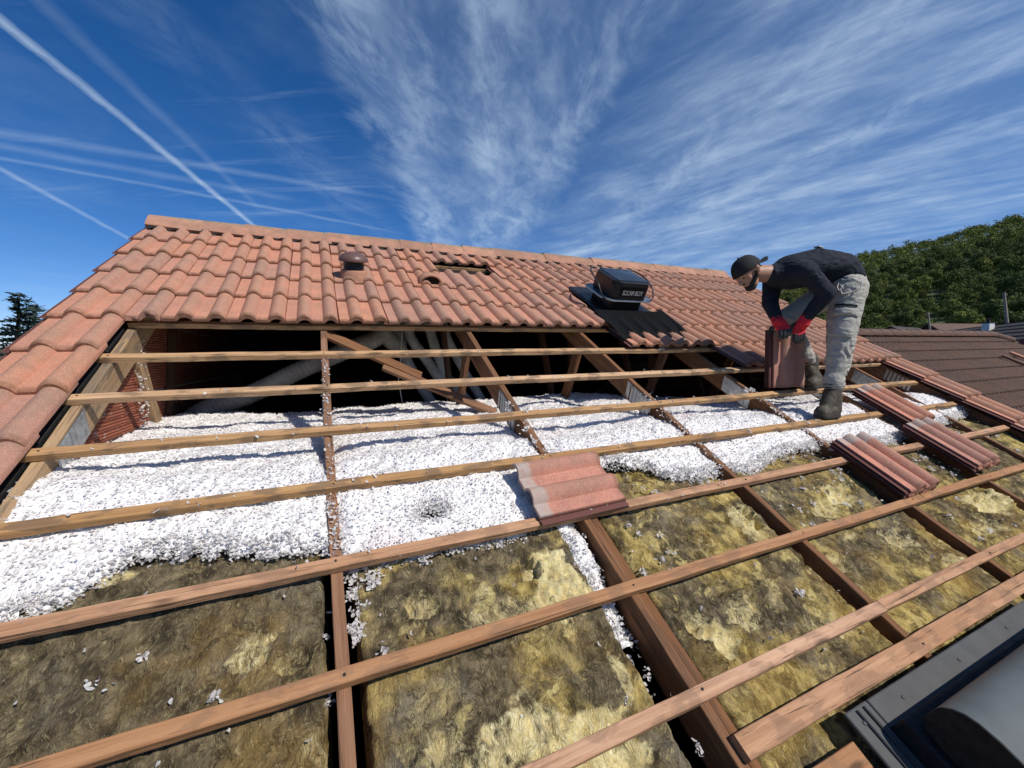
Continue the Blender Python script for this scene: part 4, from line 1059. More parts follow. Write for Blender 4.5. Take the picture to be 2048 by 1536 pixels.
# ------------------------------------------------------------------ the workman
def capsule(p0, p1, r0, r1, side=None, k=1.0, seg=18):
    p0, p1 = Vector(p0), Vector(p1); ax = p1 - p0; L = ax.length
    if L < 1e-5: ax = Vector((0, 0, 1)); L = 1e-5
    ax = ax.normalized()
    X = (side - ax * side.dot(ax)).normalized() if side is not None else ax.orthogonal().normalized()
    Y = ax.cross(X); V, F = [], []; rings = []
    for i in range(6): a = -math.pi / 2 + math.pi / 2 * i / 5.5; rings.append((r0 * math.sin(a), r0 * math.cos(a)))
    rings.append((0, r0)); rings.append((L, r1))
    for i in range(6): a = math.pi / 2 * (i + .5) / 5.5; rings.append((L + r1 * math.sin(a), r1 * math.cos(a)))
    for t, r in rings:
        r = max(r, 1e-4)
        for s in range(seg):
            a = 2 * math.pi * s / seg; V.append(p0 + ax * t + X * (r * k * math.cos(a)) + Y * (r * math.sin(a)))
    n = len(rings)
    for i in range(n - 1):
        for s in range(seg): F.append((i * seg + s, i * seg + (s + 1) % seg, (i + 1) * seg + (s + 1) % seg, (i + 1) * seg + s))
    F += [tuple(range(seg - 1, -1, -1)), tuple((n - 1) * seg + s for s in range(seg))]
    return V, F
def grow(name, parts, vox, m, parent=None, smooth=6, disp=None):
    """parts merged into one continuous surface"""
    b = MB()
    for p in parts: b.add(*(capsule(*p) if not isinstance(p[0], list) else p))
    me = b.me(name, m); o = bpy.data.objects.new('tmp', me); col.objects.link(o)
    r = o.modifiers.new('r', 'REMESH'); r.mode = 'VOXEL'; r.voxel_size = vox
    if smooth: s = o.modifiers.new('s', 'SMOOTH'); s.iterations = smooth; s.factor = .5
    dg = bpy.context.evaluated_depsgraph_get(); dg.update()
    out = bpy.data.meshes.new_from_object(o.evaluated_get(dg)); bpy.data.objects.remove(o); out.name = name
    if disp:
        n = len(out.vertices); co = np.empty(n * 3, np.float32); out.vertices.foreach_get('co', co); co = co.reshape(-1, 3)
        no = np.empty(n * 3, np.float32); out.vertex_normals.foreach_get('vector', no); no = no.reshape(-1, 3)
        co = co + no * disp(co)[:, None]; out.vertices.foreach_set('co', co.astype(np.float32).ravel())
    out.materials.clear(); out.materials.append(m)
    out.polygons.foreach_set('use_smooth', [True] * len(out.polygons)); out.update()
    return link(name, out, parent)
J = {k: Vector(v) for k, v in dict(
    skull=(2.915, -.498, .579), chin=(2.989, -.54, .477), neck0=(3.009, -.543, .551), neck1=(3.115, -.59, .568), chest=(3.205, -.629, .580), mid=(3.369, -.701, .615), lum=(3.511, -.768, .588), pel=(3.555, -.800, .495),
    shN=(3.115, -.790, .545), elN=(3.222, -.872, .392), wrN=(3.180, -.765, .232), shF=(3.235, -.470, .560), elF=(3.149, -.512, .364), wrF=(3.066, -.625, .226),
    hipN=(3.464 + .025, -.866, .440), knN=(3.344 + .03, -.890, .066), anN=(3.306, -.889, -.308), hipF=(3.60, -.73, .455), knF=(3.300, -.545, .245), anF=(3.529, -.604, -.150),
    toeN=(3.135, -.885, -.425), heelN=(3.335, -.900, -.425), toeF=(3.438, -.645, -.262), heelF=(3.60, -.625, -.262)).items()}
LAT = (J['shF'] - J['shN']).normalized()
man = empty('person', Matrix.Translation((3.33, -.8, -.45)), 'workman in black cap, dark top and grey cargo trousers bending to lift tiles', 'person')
def fold(freq, amp, seed, dirv=(0, 0, 1), k=3.2):
    dv = np.array(dirv, float); dv /= np.linalg.norm(dv)
    def f(co):
        al = co @ dv
        warp = fbm(co * 9, 3, seed) * .9
        f1 = np.sin((al * freq + warp * 3.0) * 2 * math.pi) * np.clip(.4 + fbm(co * 5, 2, seed + 3) * 1.4, 0, 1)
        return amp * f1 + amp * .5 * fbm(co * 22, 3, seed + 8)
    return f
cz = (J['skull'] - J['chin']).normalized()               # towards the crown
fz = Vector((-.25, -.05, -1)); fz = (fz - cz * fz.dot(cz)).normalized()       # where the face looks
lz = cz.cross(fz).normalized()
if lz.dot(LAT) > 0: lz = -lz                             # lz points to the near (left) ear
HC = J['skull'] + cz * .012
def hp(f, l, c): return HC + fz * f + lz * l + cz * c
body = [
    (hp(-.010, 0, .015), hp(.012, 0, .015), .092, .088, lz, .86),
    (hp(.020, 0, -.02), hp(.030, 0, -.075), .070, .052, lz, .92), (hp(.055, 0, -.095), hp(.062, 0, -.100), .030, .026, lz, 1.2),
    (hp(.072, 0, .012), hp(.078, 0, .028), .026, .022, lz, 2.0),
    (hp(.090, 0, .0), hp(.106, 0, -.034), .010, .015), (hp(.084, .012, -.038), hp(.084, -.012, -.038), .012, .012),
    (hp(.078, .018, -.062), hp(.078, -.018, -.062), .010, .010), (hp(.076, .016, -.073), hp(.076, -.016, -.073), .010, .010),
    (hp(.058, .036, -.015), hp(.050, .046, -.03), .022, .02), (hp(.058, -.036, -.015), hp(.050, -.046, -.03), .022, .02),
    (hp(-.008, .078, -.012), hp(-.014, .082, -.040), .014, .009), (hp(-.018, .086, .002), hp(-.024, .088, -.018), .014, .012),
    (hp(-.008, -.078, -.012), hp(-.014, -.082, -.040), .014, .009), (hp(-.018, -.086, .002), hp(-.024, -.088, -.018), .014, .012),
    (hp(-.03, 0, -.04), J['neck1'], .062, .066), (J['neck1'], J['chest'], .07, .10, LAT, 1.3), (J['chest'], J['mid'], .115, .112, LAT, 1.35), (J['mid'], J['lum'], .112, .108, LAT, 1.3), (J['lum'], J['pel'], .108, .112, LAT, 1.3)]
for s in 'NF':
    body += [(J['sh' + s], J['el' + s], .05, .042), (J['el' + s], J['wr' + s], .042, .030), (J['chest'], J['sh' + s], .07, .052),
             (J['hip' + s], J['kn' + s], .080, .055), (J['kn' + s], J['an' + s], .055, .038), (J['pel'], J['hip' + s], .09, .085), (J['an' + s], J['toe' + s] * .7 + J['heel' + s] * .3, .036, .03),
             (J['wr' + s], J['wr' + s] + (J['wr' + s] - J['el' + s]).normalized() * .02, .024, .022)]
bo = grow('body', body, .0075, M['skin'], man, 3)
# eyes and brows
for s in (1, -1):
    b = MB(); b.add(*capsule(hp(.077, s * .030, -.010), hp(.078, s * .034, -.010), .0095, .0095)); b.build('eye', M['hair'], man, 60)
    b = MB(); b.add(*capsule(hp(.086, s * .016, .008), hp(.076, s * .046, .010), .006, .004)); b.build('eyebrow', M['hair'], man, 60)
grow('beard', [(hp(.066, 0, -.098), hp(.05, 0, -.106), .030, .028, lz, 1.35), (hp(.055, .034, -.082), hp(.006, .066, -.05), .020, .014), (hp(.055, -.034, -.082), hp(.006, -.066, -.05), .020, .014),
               (hp(.090, .014, -.055), hp(.090, -.014, -.055), .007, .007), (hp(.006, .068, -.05), hp(-.002, .074, -.012), .013, .009)], .006, M['hair'], man, 3)
# cap worn backwards
V, F = [], []; seg, nr = 32, 12
cn = (cz + fz * -.10).normalized(); cf = (fz - cn * fz.dot(cn)).normalized(); cl_ = cn.cross(cf)
for i in range(nr + 1):
    a = math.pi / 2 * i / nr
    for s in range(seg):
        t = 2 * math.pi * s / seg
        V.append(HC + cn * (.004 + .116 * math.sin(a)) + cf * (.112 * math.cos(a) ** .8 * math.cos(t) - .004) + cl_ * (.097 * math.cos(a) ** .8 * math.sin(t)))
for i in range(nr):
    for s in range(seg): F.append((i * seg + s, i * seg + (s + 1) % seg, (i + 1) * seg + (s + 1) % seg, (i + 1) * seg + s))
cap_o = link('cap', meshd('cap', V, F, M['cap_cloth'], 60), man)
sm = cap_o.modifiers.new('thick', 'SOLIDIFY'); sm.thickness = .004
V, F = [], []
for i in range(6):
    for s in range(13):
        t = R(-62 + 124 * s / 12); e = i / 5
        q = HC - cf * ((.100 + .080 * e * (math.cos(t) ** .4)) * math.cos(t * (1 - .35 * e))) + cl_ * (.094 * math.sin(t)) + cn * (.012 + .006 * e - .030 * math.sin(t) ** 2 * e)
        V.append(q)
for i in range(5):
    for s in range(12): F.append((i * 13 + s, i * 13 + s + 1, (i + 1) * 13 + s + 1, (i + 1) * 13 + s))
bm_ = link('cap_brim', meshd('cap_brim', V, F, M['cap_cloth'], 60), cap_o); bm_.modifiers.new('thick', 'SOLIDIFY').thickness = .005
b = MB(); b.add(*capsule(HC + cn * .120, HC + cn * .123, .008, .006)); b.build('cap_button', M['cap_cloth'], cap_o, 60)
# shirt
sh = [(J['neck0'] * .35 + J['neck1'] * .65, J['neck1'], .074, .088, LAT, 1.1), (J['neck1'] + Vector((.012, 0, -.005)), J['chest'], .086, .124, LAT, 1.25), (J['chest'], J['mid'], .130, .132, LAT, 1.32), (J['mid'], J['lum'], .132, .128, LAT, 1.3), (J['lum'], J['pel'] + Vector((-.012, .01, .03)), .127, .126, LAT, 1.28)]
for s in 'NF':
    e = J['wr' + s] * 1.03 - J['el' + s] * .03
    sh += [(J['chest'] * .45 + J['sh' + s] * .55, J['sh' + s], .085, .076), (J['sh' + s], J['el' + s], .072, .056), (J['el' + s], e, .056, .040)]
def shirt_disp(co):
    a = fold(11, .0042, 41, (1, -.4, .1))(co); c = fold(16, .004, 43, (.2, .2, -1))(co)
    tt = np.clip((.50 - co[:, 2]) / .08, 0, 1)
    return a * (1 - tt) + c * tt
so = grow('shirt', sh, .0085, M['shirt'], man, 4, shirt_disp)
# trousers
tr = [(J['pel'] + Vector((-.015, .01, .02)), J['pel'] + Vector((.02, -.01, -.05)), .118, .116, LAT, 1.3)]
tr += [(J['pel'] + Vector((.0, -.02, -.01)), J['hipN'] + Vector((.01, -.0, -.03)), .118, .112), (J['hipN'], J['knN'], .112, .086), (J['knN'], J['knN'].lerp(J['anN'], .5), .084, .070), (J['knN'].lerp(J['anN'], .5), J['anN'] + Vector((0, 0, .08)), .070, .056), (J['anN'] + Vector((0, 0, .10)), J['anN'] + Vector((.004, 0, .062)), .064, .068),
       (J['pel'], J['hipF'], .118, .110), (J['hipF'], J['knF'], .106, .080), (J['knF'], J['anF'] + Vector((-.01, 0, .05)), .074, .050),
       (J['hipN'] + Vector((.105, -.03, .03)), J['hipN'] + Vector((.10, -.03, -.05)), .03, .035)]
def tr_disp(co):
    low = np.clip((.10 - co[:, 2]) / .15, 0, 1)
    return fold(9, .0085, 61, (.35, 0, 1))(co) * (1 - low) + fold(13, .0095, 67, (.25, .1, 1))(co) * low * np.clip((co[:, 2] + .30) / .08, 0, 1)
to_ = grow('trousers', tr, .0085, M['trousers'], man, 4, tr_disp)
# cargo pocket, flap, zip and cords
def on_leg(b_, c, w, h, t, tilt=0):
    ax = (J['knN'] - J['hipN']).normalized(); out = (Vector(CAMP) - c); out = (out - ax * out.dot(ax)).normalized(); sd_ = ax.cross(out)
    Mx = Matrix((sd_, -ax, out)).transposed().to_4x4() @ Matrix.Rotation(tilt, 4, 'Z'); Mx.translation = c
    V, F = [], []; nx, ny = 8, 6
    for lay in (0, 1):
        for iy in range(ny + 1):
            for ix in range(nx + 1):
                x = (ix / nx - .5) * w; y = (iy / ny - .5) * h
                edge = min(ix, nx - ix, iy, ny - iy)
                z = -(x * x) / .20 + (t * (1 if edge else .5) if lay else -.012) + (.003 * math.sin(x * 120 + y * 60) if lay else 0)
                V.append(Mx @ Vector((x, y, z)))
    n = (nx + 1) * (ny + 1)
    for iy in range(ny):
        for ix in range(nx):
            i = iy * (nx + 1) + ix
            F.append((n + i, n + i + 1, n + i + nx + 2, n + i + nx + 1))
    per = [ix for ix in range(nx + 1)] + [(iy + 1) * (nx + 1) + nx for iy in range(ny)] + [ny * (nx + 1) + nx - 1 - ix for ix in range(nx)] + [(ny - 1 - iy) * (nx + 1) for iy in range(ny - 1)]
    for a, c2 in zip(per, per[1:] + per[:1]): F.append((a, c2, n + c2, n + a))
    b_.add(V, F); return b_
ax = (J['knN'] - J['hipN']).normalized(); oc = (Vector(CAMP) - J['hipN']); oc = (oc - ax * oc.dot(ax)).normalized()
def legp(t, o, s=0.0): return J['hipN'].lerp(J['knN'], t) + oc * o + ax.cross(oc) * s
on_leg(MB(), legp(.80, .088, .0), .125, .155, .016, .05).build('cargo_pocket', M['trousers'], to_, 50)
on_leg(MB(), legp(.55, .095, .0), .150, .055, .022, .03).build('pocket_flap', M['trousers'], to_, 50)
on_leg(MB(), legp(.42, .103, .0), .130, .012, .010, .02).build('zip', M['black_plastic'], to_, 50)
b = MB(); b.tube([legp(.0, .112, -.07), legp(.12, .115, -.065), legp(.20, .117, -.02), legp(.23, .117, .03), legp(.15, .118, .045), legp(.05, .118, .03)], .004, 6)
b.tube([legp(.05, .118, .05), legp(.13, .120, .03), legp(.17, .119, .05), legp(.10, .12, .065), legp(.02, .118, .06)], .0035, 6); b.build('cord', M['rope'], to_, 60)
V = [J['pel'] + Vector((.115, -.075, -.03)), J['pel'] + Vector((.105, -.05, .02)), J['pel'] + Vector((.150, -.085, -.045)), J['pel'] + Vector((.165, -.06, -.05)), J['pel'] + Vector((.12, .0, -.03))]
b = MB(); b.add(V + [v + Vector((-.012, .004, -.012)) for v in V], [(0, 2, 3, 4, 1), (5, 6, 9, 8, 7), (0, 5, 7, 2), (2, 7, 8, 3), (3, 8, 9, 4), (4, 9, 6, 1), (1, 6, 5, 0)]); b.build('back_pocket_flap', M['trousers'], to_)
# boots
def boot(an, toe, heel, ground):
    d_ = (toe - heel); d_.z = 0; d_.normalize(); lat = Vector((0, 0, 1)).cross(d_)
    t = Vector((toe.x, toe.y, ground)); h = Vector((heel.x, heel.y, ground)); u3 = Vector((0, 0, 1))
    parts = [(an + u3 * .075, an + u3 * -.02, .053, .053), (an + u3 * -.02, h + u3 * .055 + d_ * .035, .056, .050), (h + u3 * .055 + d_ * .03, t + u3 * .048 - d_ * .05, .048, .046, lat, 1.0),
             (t + u3 * .045 - d_ * .06, t + u3 * .042 - d_ * .042, .047, .043, lat, 1.08), (an + u3 * -.01 + d_ * .02, t + u3 * .06 - d_ * .075, .052, .040), (an + u3 * .045, an + u3 * .055, .056, .055)]
    bt = grow('boot', parts, .007, M['boot_leather'], man, 3, lambda co: .0035 * fbm(co * 38, 4, 71))
    so_ = grow('sole', [(h + u3 * .020 + d_ * .035, t + u3 * .020 - d_ * .045, .045, .047, lat, 1.05), (h + u3 * .012 + d_ * .03, h + u3 * .012 + d_ * .05, .045, .043)], .007, M['boot_sole'], bt, 2)
    co = np.empty(len(so_.data.vertices) * 3, np.float32); so_.data.vertices.foreach_get('co', co); co = co.reshape(-1, 3)
    co[:, 2] = np.clip(co[:, 2], ground + .002 + .005 * (np.sin(co @ np.array(d_) * 260) > .3), ground + .036); so_.data.vertices.foreach_set('co', co.ravel())
    b = MB()
    for q in range(6):
        c = an + u3 * (.06 - .022 * q) + d_ * (.058 + .008 * q + (.014 * max(0, q - 2))); b.tube([c - lat * .032, c + d_ * .006 + u3 * .003, c + lat * .032], .0035, 6)
    b.build('lace', M['boot_sole'], bt, 60)
boot(J['anN'], J['toeN'] - Vector((.0, 0, 0)), J['heelN'], Wp(3.2, -1.02, NB).z - .004)
boot(J['anF'], J['toeF'], J['heelF'], Wp(3.5, -.67, NB).z)
# gloves
def glove(wr, el, knuckle, across, fdirs, lens, thumb, curl):
    d_ = (knuckle - wr).normalized()
    red = [(wr + (knuckle - wr) * .05, wr + (knuckle - wr) * .25, .040, .037)]
    red += [(wr, wr.lerp(knuckle, .5), .038, .040, across, 1.1)]
    blk = []
    for q in range(4):
        o_ = across * (.033 - .022 * q)
        k_ = knuckle + o_; r = .0125 - .0012 * (q == 3)
        p1 = k_ + fdirs[0] * lens[q] * .42; p2 = p1 + fdirs[1] * lens[q] * .33; p3 = p2 + fdirs[2] * lens[q] * .25
        red += [(wr.lerp(knuckle, .3) + o_ * .7, k_, .021, .0165), (k_, p1 * .92 + k_ * .08, .0158, .0146)]
        blk += [(k_ * .12 + p1 * .88, p1, .0150, .0146), (p1, p2, .0142, .013), (p2, p3, .013, .0105)]
    blk += [(thumb[0], thumb[1], .019, .016), (thumb[1], thumb[2], .0155, .012)]
    g_ = grow('glove', red, .005, M['glove_red'], man, 2, lambda co: .0014 * fbm(co * 70, 2, 81))
    grow('coated_fingers', blk, .0045, M['glove_black'], g_, 2)
top = Vector((3.04, -.60, .155))
dn = Vector((.03, -.02, -1)).normalized()
ac = Vector((-.93, .30, -.05)).normalized()
kN = Vector((3.158, -.728, .148))
glove(J['wrN'], J['elN'], kN, ac, [Vector((-.03, -.06, -1)).normalized(), Vector((-.02, .05, -1)).normalized(), Vector((.0, .12, -1)).normalized()], [.085, .098, .094, .078],
      [kN + Vector((.03, .03, .05)), kN + Vector((.03, .09, .01)), kN + Vector((.02, .125, -.045))], 0)
kF = Vector((3.060, -.668, .170))
glove(J['wrF'], J['elF'], kF, Vector((-.80, .58, -.1)).normalized(), [Vector((.12, -.62, -.75)).normalized(), Vector((-.05, -.12, -1)).normalized(), Vector((-.12, .06, -1)).normalized()], [.078, .09, .086, .07],
      [kF + Vector((-.0, .03, .02)), kF + Vector((-.01, .075, -.01)), kF + Vector((-.01, .09, -.06))], 0)
# white tag on the back
b = MB(); c = J['mid'] + Vector((.0, -.02, .142)); b.bbox((-.026, -.02, -.006), (.026, .02, .004), .002, Matrix.Translation(c) @ Matrix.Rotation(R(4), 4, 'Y')); b.build('collar_tag', M['print_white'], so)
# ------------------------------------------------------------------ neighbour with the brown roof
nb = empty('neighbour_house', Matrix.Translation((12.5, 2, -6)), 'neighbouring house with a brown tiled roof beyond the right verge', 'house')
NR = Matrix((Vector((1, 0, 0)), Vector((0, CP, SP)), Vector((0, -SP, CP)))).transposed().to_4x4()
T_brown = tile_mesh('brown_tile_mesh', M['tile_brown']); T_dark = tile_mesh('dark_tile_mesh', M['tile_dark'])
def roof_rows(root, ox, oy, oz, nrow, x0, x1, hip, me, rot=0.0, limit=300, m=None, stuffname='tile_field'):
    Rz = Matrix.Translation((ox, oy, oz)) @ Matrix.Rotation(rot, 4, 'Z') @ NR
    items = []
    for r in range(nrow):
        t = .30 + GA * r
        x = x0
        xe = x1 + (t * CP if hip else 0)
        while x < xe:
            items.append((Rz @ Matrix.Translation((x + random.uniform(-.002, .002), -t + TL, .0 + random.uniform(-.002, .002))) @ Matrix.Rotation(R(-5.2), 4, 'X')))
            x += CW
    items.sort(key=lambda q: (q.translation - CAMP).length)
    for q in items[:limit]: link('tile', me, root, q)
    rest = items[limit:]
    if rest:
        n = len(me.vertices); co = np.empty(n * 3, np.float32); me.vertices.foreach_get('co', co); co = co.reshape(-1, 3)
        nt = 36; top_ = co[:5 * nt]                      # only the visible top and nose
        gi = grid_idx(5, nt)[:, ::-1]; Vs, Fs = [], []
        for i, q in enumerate(rest):
            A = np.array(q); Vs.append(top_ @ A[:3, :3].T + A[:3, 3]); Fs.append(gi + i * len(top_))
        o = link(stuffname, mesh_np(stuffname, np.concatenate(Vs), np.concatenate(Fs), me.materials[0], False), root); o['kind'] = 'stuff'
roof_rows(nb, 0, 2.0, .20, 13, 8.0, 15.5, True, T_brown)
b = MB(); b.add([(7.8, 2, .24), (15.6, 2, .24), (20.4, -2.9, -2.60), (7.8, -2.9, -2.60), (20.4, 6.9, -2.6), (7.8, 6.9, -2.6)], [(0, 3, 2, 1), (1, 2, 4), (0, 1, 4, 5)])
b.V = [v + Vector((0, 0, -.06)) for v in b.V]; b.build('roof_deck', M['underlay'], nb)
rbm = MB(); 
prof = [(.0 + .11 * math.cos(R(a)), .10 * math.sin(R(a))) for a in range(-20, 201, 20)]
x = 7.9
rm2 = None
while x < 15.4:
    bb = MB(); 
    if rm2 is None:
        bb.prism(prof, 0, .40); rm2 = bb.me('ridge_cap_mesh', M['tile_brown'], 40)
    link('ridge_tile', rm2, nb, Matrix.Translation((x, 2.0, .30)) @ Matrix.Rotation(R(1.5), 4, 'Y')); x += .375
for q in range(14):
    t = q * .38
    link('ridge_tile', rm2, nb, Matrix.Translation((15.5 + t, 2.0 - t, .28 - t * math.tan(PITCH))) @ Matrix.Rotation(R(-45), 4, 'Z') @ Matrix.Rotation(R(22), 4, 'Y'))
MB().box((8.2, -2.5, -6.0), (19.8, 6.5, -2.55)).build('wall', M['wall_beige'], nb)
def nbp(x, t, n=0.06): return Vector((x, 2 - t * CP - n * SP, .24 - t * SP + n * CP))
for i, (x, m, ln, lab) in enumerate(((13.0, 'tile_brown', .38, 'left of the three raised slips, dark brown, on the brown roof'), (13.75, 'tile', .42, 'middle raised slip, pale pink, on the brown neighbouring roof'), (15.0, 'tile_brown', .40, 'right of the three raised slips, dark brown, on the brown roof'))):
    b = MB(); b.bbox((-.055, -ln, .0), (.055, 0, .05), .015, Matrix.Translation(nbp(x, 1.0 if i != 1 else .88)) @ NR); o = b.build('vent_slip', M[m], None, 30); tag(o, lab, 'roof vent', 'raised slips on the brown roof')
b = MB(); b.lathe([(.26, -.05), (.25, .05), (.2, .12), (.1, .16), (.001, .17)], 24, Matrix.Translation(nbp(12.6, 3.05, .06)) @ NR); o = b.build('dome_light', M['blue_plate'], None, 50); tag(o, 'grey green dome light low on the brown roof at the right edge', 'roof dome')
# dark house further away
dk = empty('dark_roofed_house', Matrix.Translation((36, 8, -6)), 'distant house with a very dark tiled roof and a white chimney at the right edge', 'house')
def ray(x, y, dist):
    d_ = _rx * ((x - 1024) / 834.83) + _fw + _up * (-(y - 768) / 834.83); d_.normalize(); return CAMP + d_ * dist
A0 = ray(1885, 664, 44); B0 = ray(2075, 637, 30)
zr_ = 1.15; A0.z = B0.z = zr_
ang = math.atan2(B0.y - A0.y, B0.x - A0.x); Ln = (B0 - A0).length
Rz = Matrix.Translation((A0.x, A0.y, zr_)) @ Matrix.Rotation(ang, 4, 'Z')
pit = R(30)
V, F = [], []
for r in range(14):
    t0, t1 = r * .36, r * .36 + .40
    for k, x in enumerate((-.5, Ln + 4)):
        V += [Rz @ Vector((x, -t0 * CP, -t0 * SP)), Rz @ Vector((x, -t1 * CP - .02, -t1 * SP + .035)), Rz @ Vector((x, -t1 * CP - .01, -t1 * SP - .02))]
    b0 = r * 6; F += [(b0, b0 + 1, b0 + 4, b0 + 3), (b0 + 1, b0 + 2, b0 + 5, b0 + 4)]
link('tile_course', meshd('tile_course', V, F, M['tile_dark']), dk)
V = [Rz @ Vector((x, y, z)) for x in (-.5, Ln + 4) for y, z in ((0, 0.03), (-4.6, -2.65), (-4.2, -6.9), (4.2, -6.9), (4.6, -2.65))]
MB().add(V, [(0, 1, 2, 3, 4), (9, 8, 7, 6, 5), (0, 4, 9, 5), (1, 6, 7, 2), (3, 8, 9, 4)]).build('walls_and_back_slope', M['tile_dark'], dk)
cp = ray(1976, 655, 33)
b = MB(); b.bbox((-.17, -.17, -2.0), (.17, .17, .22), .02, Matrix.Translation(cp) @ Matrix.Rotation(-.35, 4, 'Z')); ch = b.build('chimney', M['render_white'], dk, 30)
b = MB(); b.bbox((-.20, -.20, .22), (.20, .20, .27), .02, Matrix.Translation(cp) @ Matrix.Rotation(-.35, 4, 'Z')); b.lathe([(.09, .27), (.08, .42), (.11, .45), (.001, .48)], 12, Matrix.Translation(cp)); b.build('chimney_cap', M['black_matte'], ch, 30)
def small_house(px_, dist, w, dp, hgt, rot, wall, roof, label, py_):
    p = ray(px_, py_, dist); r = empty('small_house', Matrix.Translation((p.x, p.y, -6)), label, 'house')
    Mx = Matrix.Translation(p) @ Matrix.Rotation(rot, 4, 'Z')
    MB().prism([(-w / 2, -6 - p.z), (w / 2, -6 - p.z), (w / 2, -hgt), (0, 0), (-w / 2, -hgt)], 0, dp, Mx @ Matrix.Rotation(0, 4, 'Z')).build('wall', M[wall], r)
    b = MB()
    for s in (-1, 1): b.add([Mx @ Vector((x, y, z)) for x in (-.25, dp + .25) for (y, z) in ((0, .12), (s * (w / 2 + .3), -hgt - .2 + .05), (s * (w / 2 + .3), -hgt - .3 + .05), (0, 0.0))], [(0, 1, 5, 4), (1, 2, 6, 5), (0, 3, 2, 1), (4, 5, 6, 7)])
    b.build('roof', M[roof], r)
small_house(1783, 40, 5.4, 7, 1.9, R(10), 'render_white', 'tile_dark', 'white gable peak of a far house behind the brown ridge', 655)
small_house(1858, 62, 7.5, 9, 2.6, R(-8), 'black_matte', 'tile_brown', 'small far house with a dark gable and brown roof beside the short pole', 649)
small_house(1700, 55, 8, 10, 2.2, R(60), 'wall_beige', 'tile_brown', 'low brown roofed house far behind the workman leg', 663)
def upole(x0, y0, x1, y1, dist, r, label):
    a, b_ = ray(x0, y0, dist), ray(x1, y1, dist); ax_ = (b_ - a).normalized()
    e = empty('utility_pole', Matrix.Translation((b_.x, b_.y, -6)), label, 'utility pole')
    MB().tube([a, b_ + ax_ * 8], [r * .8, r * 1.5], 10).build('shaft', M['pole_concrete'], e, 50)
    MB().tube([a + Vector((0, 0, -.25)), a + Vector((.12, -.1, -.2)), a + Vector((.12, -.1, -.08))], .035, 6).build('insulator', M['pole_concrete'], e)
    return a
pa = upole(2008, 585, 2014, 645, 46, .10, 'tall grey utility pole behind the dark roof at right')
pb = upole(1856, 624, 1859, 652, 58, .09, 'short pole top beside the small dark gabled house')
wp = [pa.lerp(pb, i / 14) + Vector((0, 0, -1.2 * 4 * (i / 14) * (1 - i / 14) - .3)) for i in range(15)]
wire(wp, .012, M['black_matte'], 'sagging overhead line between the two utility poles', 'cable', 'overhead_line')

# ------------------------------------------------------------------ trees
def crown(seed, nb_, nl, size, rx, rz_, leaf):
    rg = np.random.default_rng(seed); V, F = [], []
    cs = []
    for _ in range(nb_):
        a = rg.uniform(0, 2 * math.pi); q = math.sqrt(rg.uniform(0, 1)) * .72; zc = rg.uniform(-.55, .75)
        cs.append((q * math.cos(a) * rx * (1 - .35 * max(0, zc)), q * math.sin(a) * rx * (1 - .35 * max(0, zc)), zc * rz_, rg.uniform(.28, .48) * rx))
    cs = np.array(cs); idx = rg.integers(0, nb_, nl); dr = rg.normal(size=(nl, 3)); dr[:, 2] = dr[:, 2] * .8 + .25; dr /= np.linalg.norm(dr, axis=1)[:, None]
    P = cs[idx, :3] + dr * (cs[idx, 3] * rg.uniform(.75, 1.08, nl))[:, None]
    nn = dr + rg.normal(size=(nl, 3)) * .55; nn /= np.linalg.norm(nn, axis=1)[:, None]
    a = np.cross(nn, rg.normal(size=(nl, 3))); a /= np.linalg.norm(a, axis=1)[:, None]; b_ = np.cross(nn, a)
    s = (size * rg.uniform(.6, 1.4, nl))[:, None]
    V = np.stack([P - a * s, P - b_ * s * .55, P + a * s, P + b_ * s * .55], 1).reshape(-1, 3)
    return V, np.arange(nl * 4).reshape(-1, 4)
CR = []
for i in range(5):
    V, Q = crown(100 + i, 12 + i, 3400, .23, 4.2, 3.4 + .25 * i, None); V[:, 2] += 5.0
    tr_ = MB().tube([(0, 0, -1.5), (.1, 0, 1.5), (0, .1, 4.5)], [.28, .22, .1], 6)
    tv = np.array([tuple(v) for v in tr_.V]); tq = np.array([f for f in tr_.F if len(f) == 4])
    CR.append((mesh_np('broadleaf_crown', V, Q, M['leaf'], False), V, Q, meshd('trunk_mesh', tv, tq, M['bark'])))
spots = []
rg = np.random.default_rng(5)
for _ in range(6500):
    az = rg.uniform(46, 84); rr = math.sqrt(rg.uniform(74 ** 2, 352 ** 2))
    x, y = rr * math.sin(R(az)), rr * math.cos(R(az)) - 2.65
    dmin = 3.0 + rr * .006
    if all((x - s[0]) ** 2 + (y - s[1]) ** 2 > dmin * dmin for s in spots): spots.append((x, y, hill(rr, R(az)), rr, az))
spots.sort(key=lambda s: s[3] + (0 if 55 < s[4] < 76 else 150))
lab = 'leafy broadleaf tree in the wood covering the hillside'
restV, restF, nvv = [], [], 0
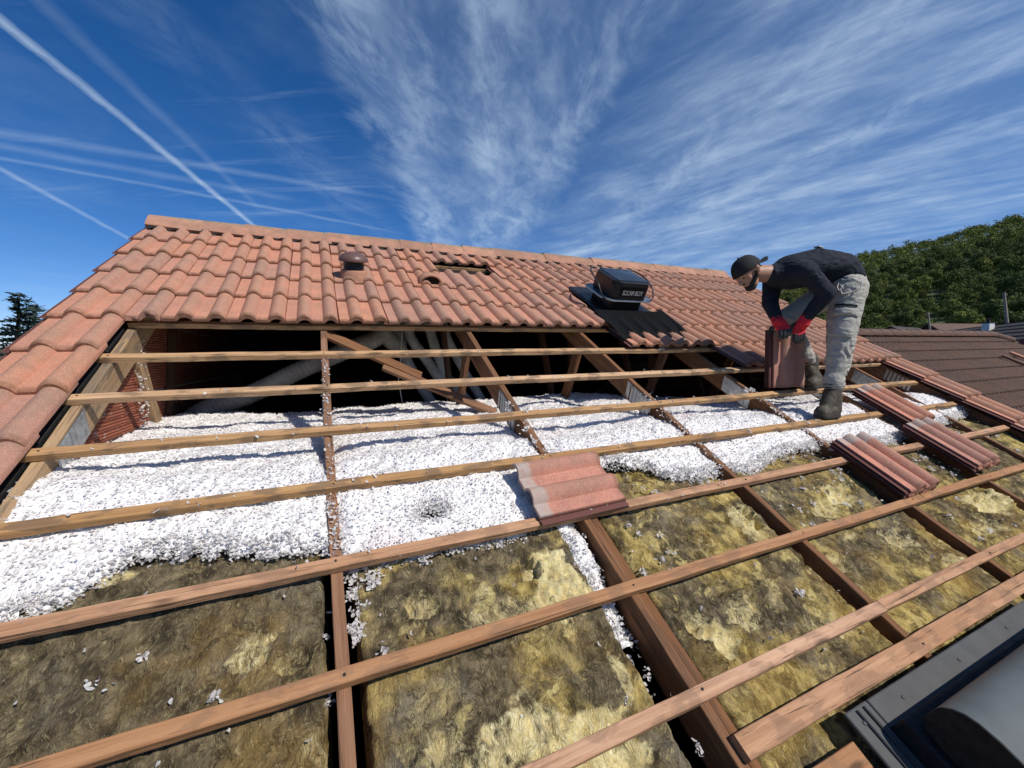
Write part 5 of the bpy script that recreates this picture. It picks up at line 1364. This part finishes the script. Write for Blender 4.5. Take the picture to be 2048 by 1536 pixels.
for i, (x, y, z, rr, az) in enumerate(spots):
    k = rg.integers(0, 5); s = rg.uniform(.5, .98) * (.82 if rr > 150 else .74); a = rg.uniform(0, 6.28)
    if i < 292:
        e = empty('broadleaf_tree', Matrix.Translation((x, y, z)) @ Matrix.Rotation(a, 4, 'Z') @ Matrix.Diagonal((s, s, s * rg.uniform(.85, 1.2), 1)), lab, 'tree', 'trees on the wooded hillside')
        c = bpy.data.objects.new('crown', CR[k][0]); col.objects.link(c); c.parent = e
        t_ = bpy.data.objects.new('trunk', CR[k][3]); col.objects.link(t_); t_.parent = e
    else:
        sub = rg.permutation(len(CR[k][2]))[:420]
        ca, sa = math.cos(a), math.sin(a); v = CR[k][1].reshape(-1, 4, 3)[sub].reshape(-1, 3) * s
        cen = v.reshape(-1, 4, 3).mean(1, keepdims=True); v = ((v.reshape(-1, 4, 3) - cen) * 1.7 + cen).reshape(-1, 3)
        v = np.stack([v[:, 0] * ca - v[:, 1] * sa + x, v[:, 0] * sa + v[:, 1] * ca + y, v[:, 2] + z], 1)
        restV.append(v); restF.append(np.arange(len(v)).reshape(-1, 4) + nvv); nvv += len(v)
if restV:
    o = link('forest', mesh_np('forest', np.concatenate(restV), np.concatenate(restF), M['leaf'], False)); tag(o, 'far part of the wood running up to the hill crest', 'forest', kind='stuff')
def conifer(p, h, seed, label):
    rg = random.Random(seed); e = empty('conifer', Matrix.Translation((p.x, p.y, -6)), label, 'tree', 'conifers past the left verge')
    MB().tube([(p.x, p.y, -6), (p.x + .1, p.y, p.z - h * .3), (p.x + .25, p.y, p.z + .1)], [.22, .07, .008], 7).build('trunk', M['bark'], e, 60)
    V, F = [], []
    z = p.z
    while z > p.z - h:
        t = (p.z - z) / h; Lb = .10 + 1.35 * t ** .9
        for q in range(rg.randint(3, 5)):
            a = rg.uniform(0, 6.28); L_ = Lb * rg.uniform(.55, 1.1); d_ = Vector((math.cos(a), math.sin(a), .12 + .25 * (1 - t)))
            s0 = Vector((p.x + .25 - .15 * t, p.y, z)); n = int(14 + L_ * 46)
            for w in range(n):
                u_ = rg.random() ** .8; c = s0 + d_ * L_ * u_ + Vector((0, 0, -.28 * u_ * u_ * L_)) + Vector((rg.gauss(0, .05), rg.gauss(0, .05), rg.gauss(0, .025)))
                dd = (d_ + Vector((rg.uniform(-1, 1), rg.uniform(-1, 1), rg.uniform(-.9, .2))) * .8).normalized() * rg.uniform(.07, .19); sd_ = dd.orthogonal().normalized() * rg.uniform(.015, .035)
                i = len(V); V += [c - sd_, c + sd_, c + dd + sd_ * .4, c + dd - sd_ * .4]; F.append((i, i + 1, i + 2, i + 3))
        z -= rg.uniform(.10, .2)
    link('foliage', meshd('foliage', V, F, M['needle']), e)
conifer(ray(18, 590, 21), 4.5, 3, 'taller blue green conifer top at the left picture edge')
conifer(ray(50, 613, 24), 4.5, 4, 'shorter conifer top just outside the left verge tiles')
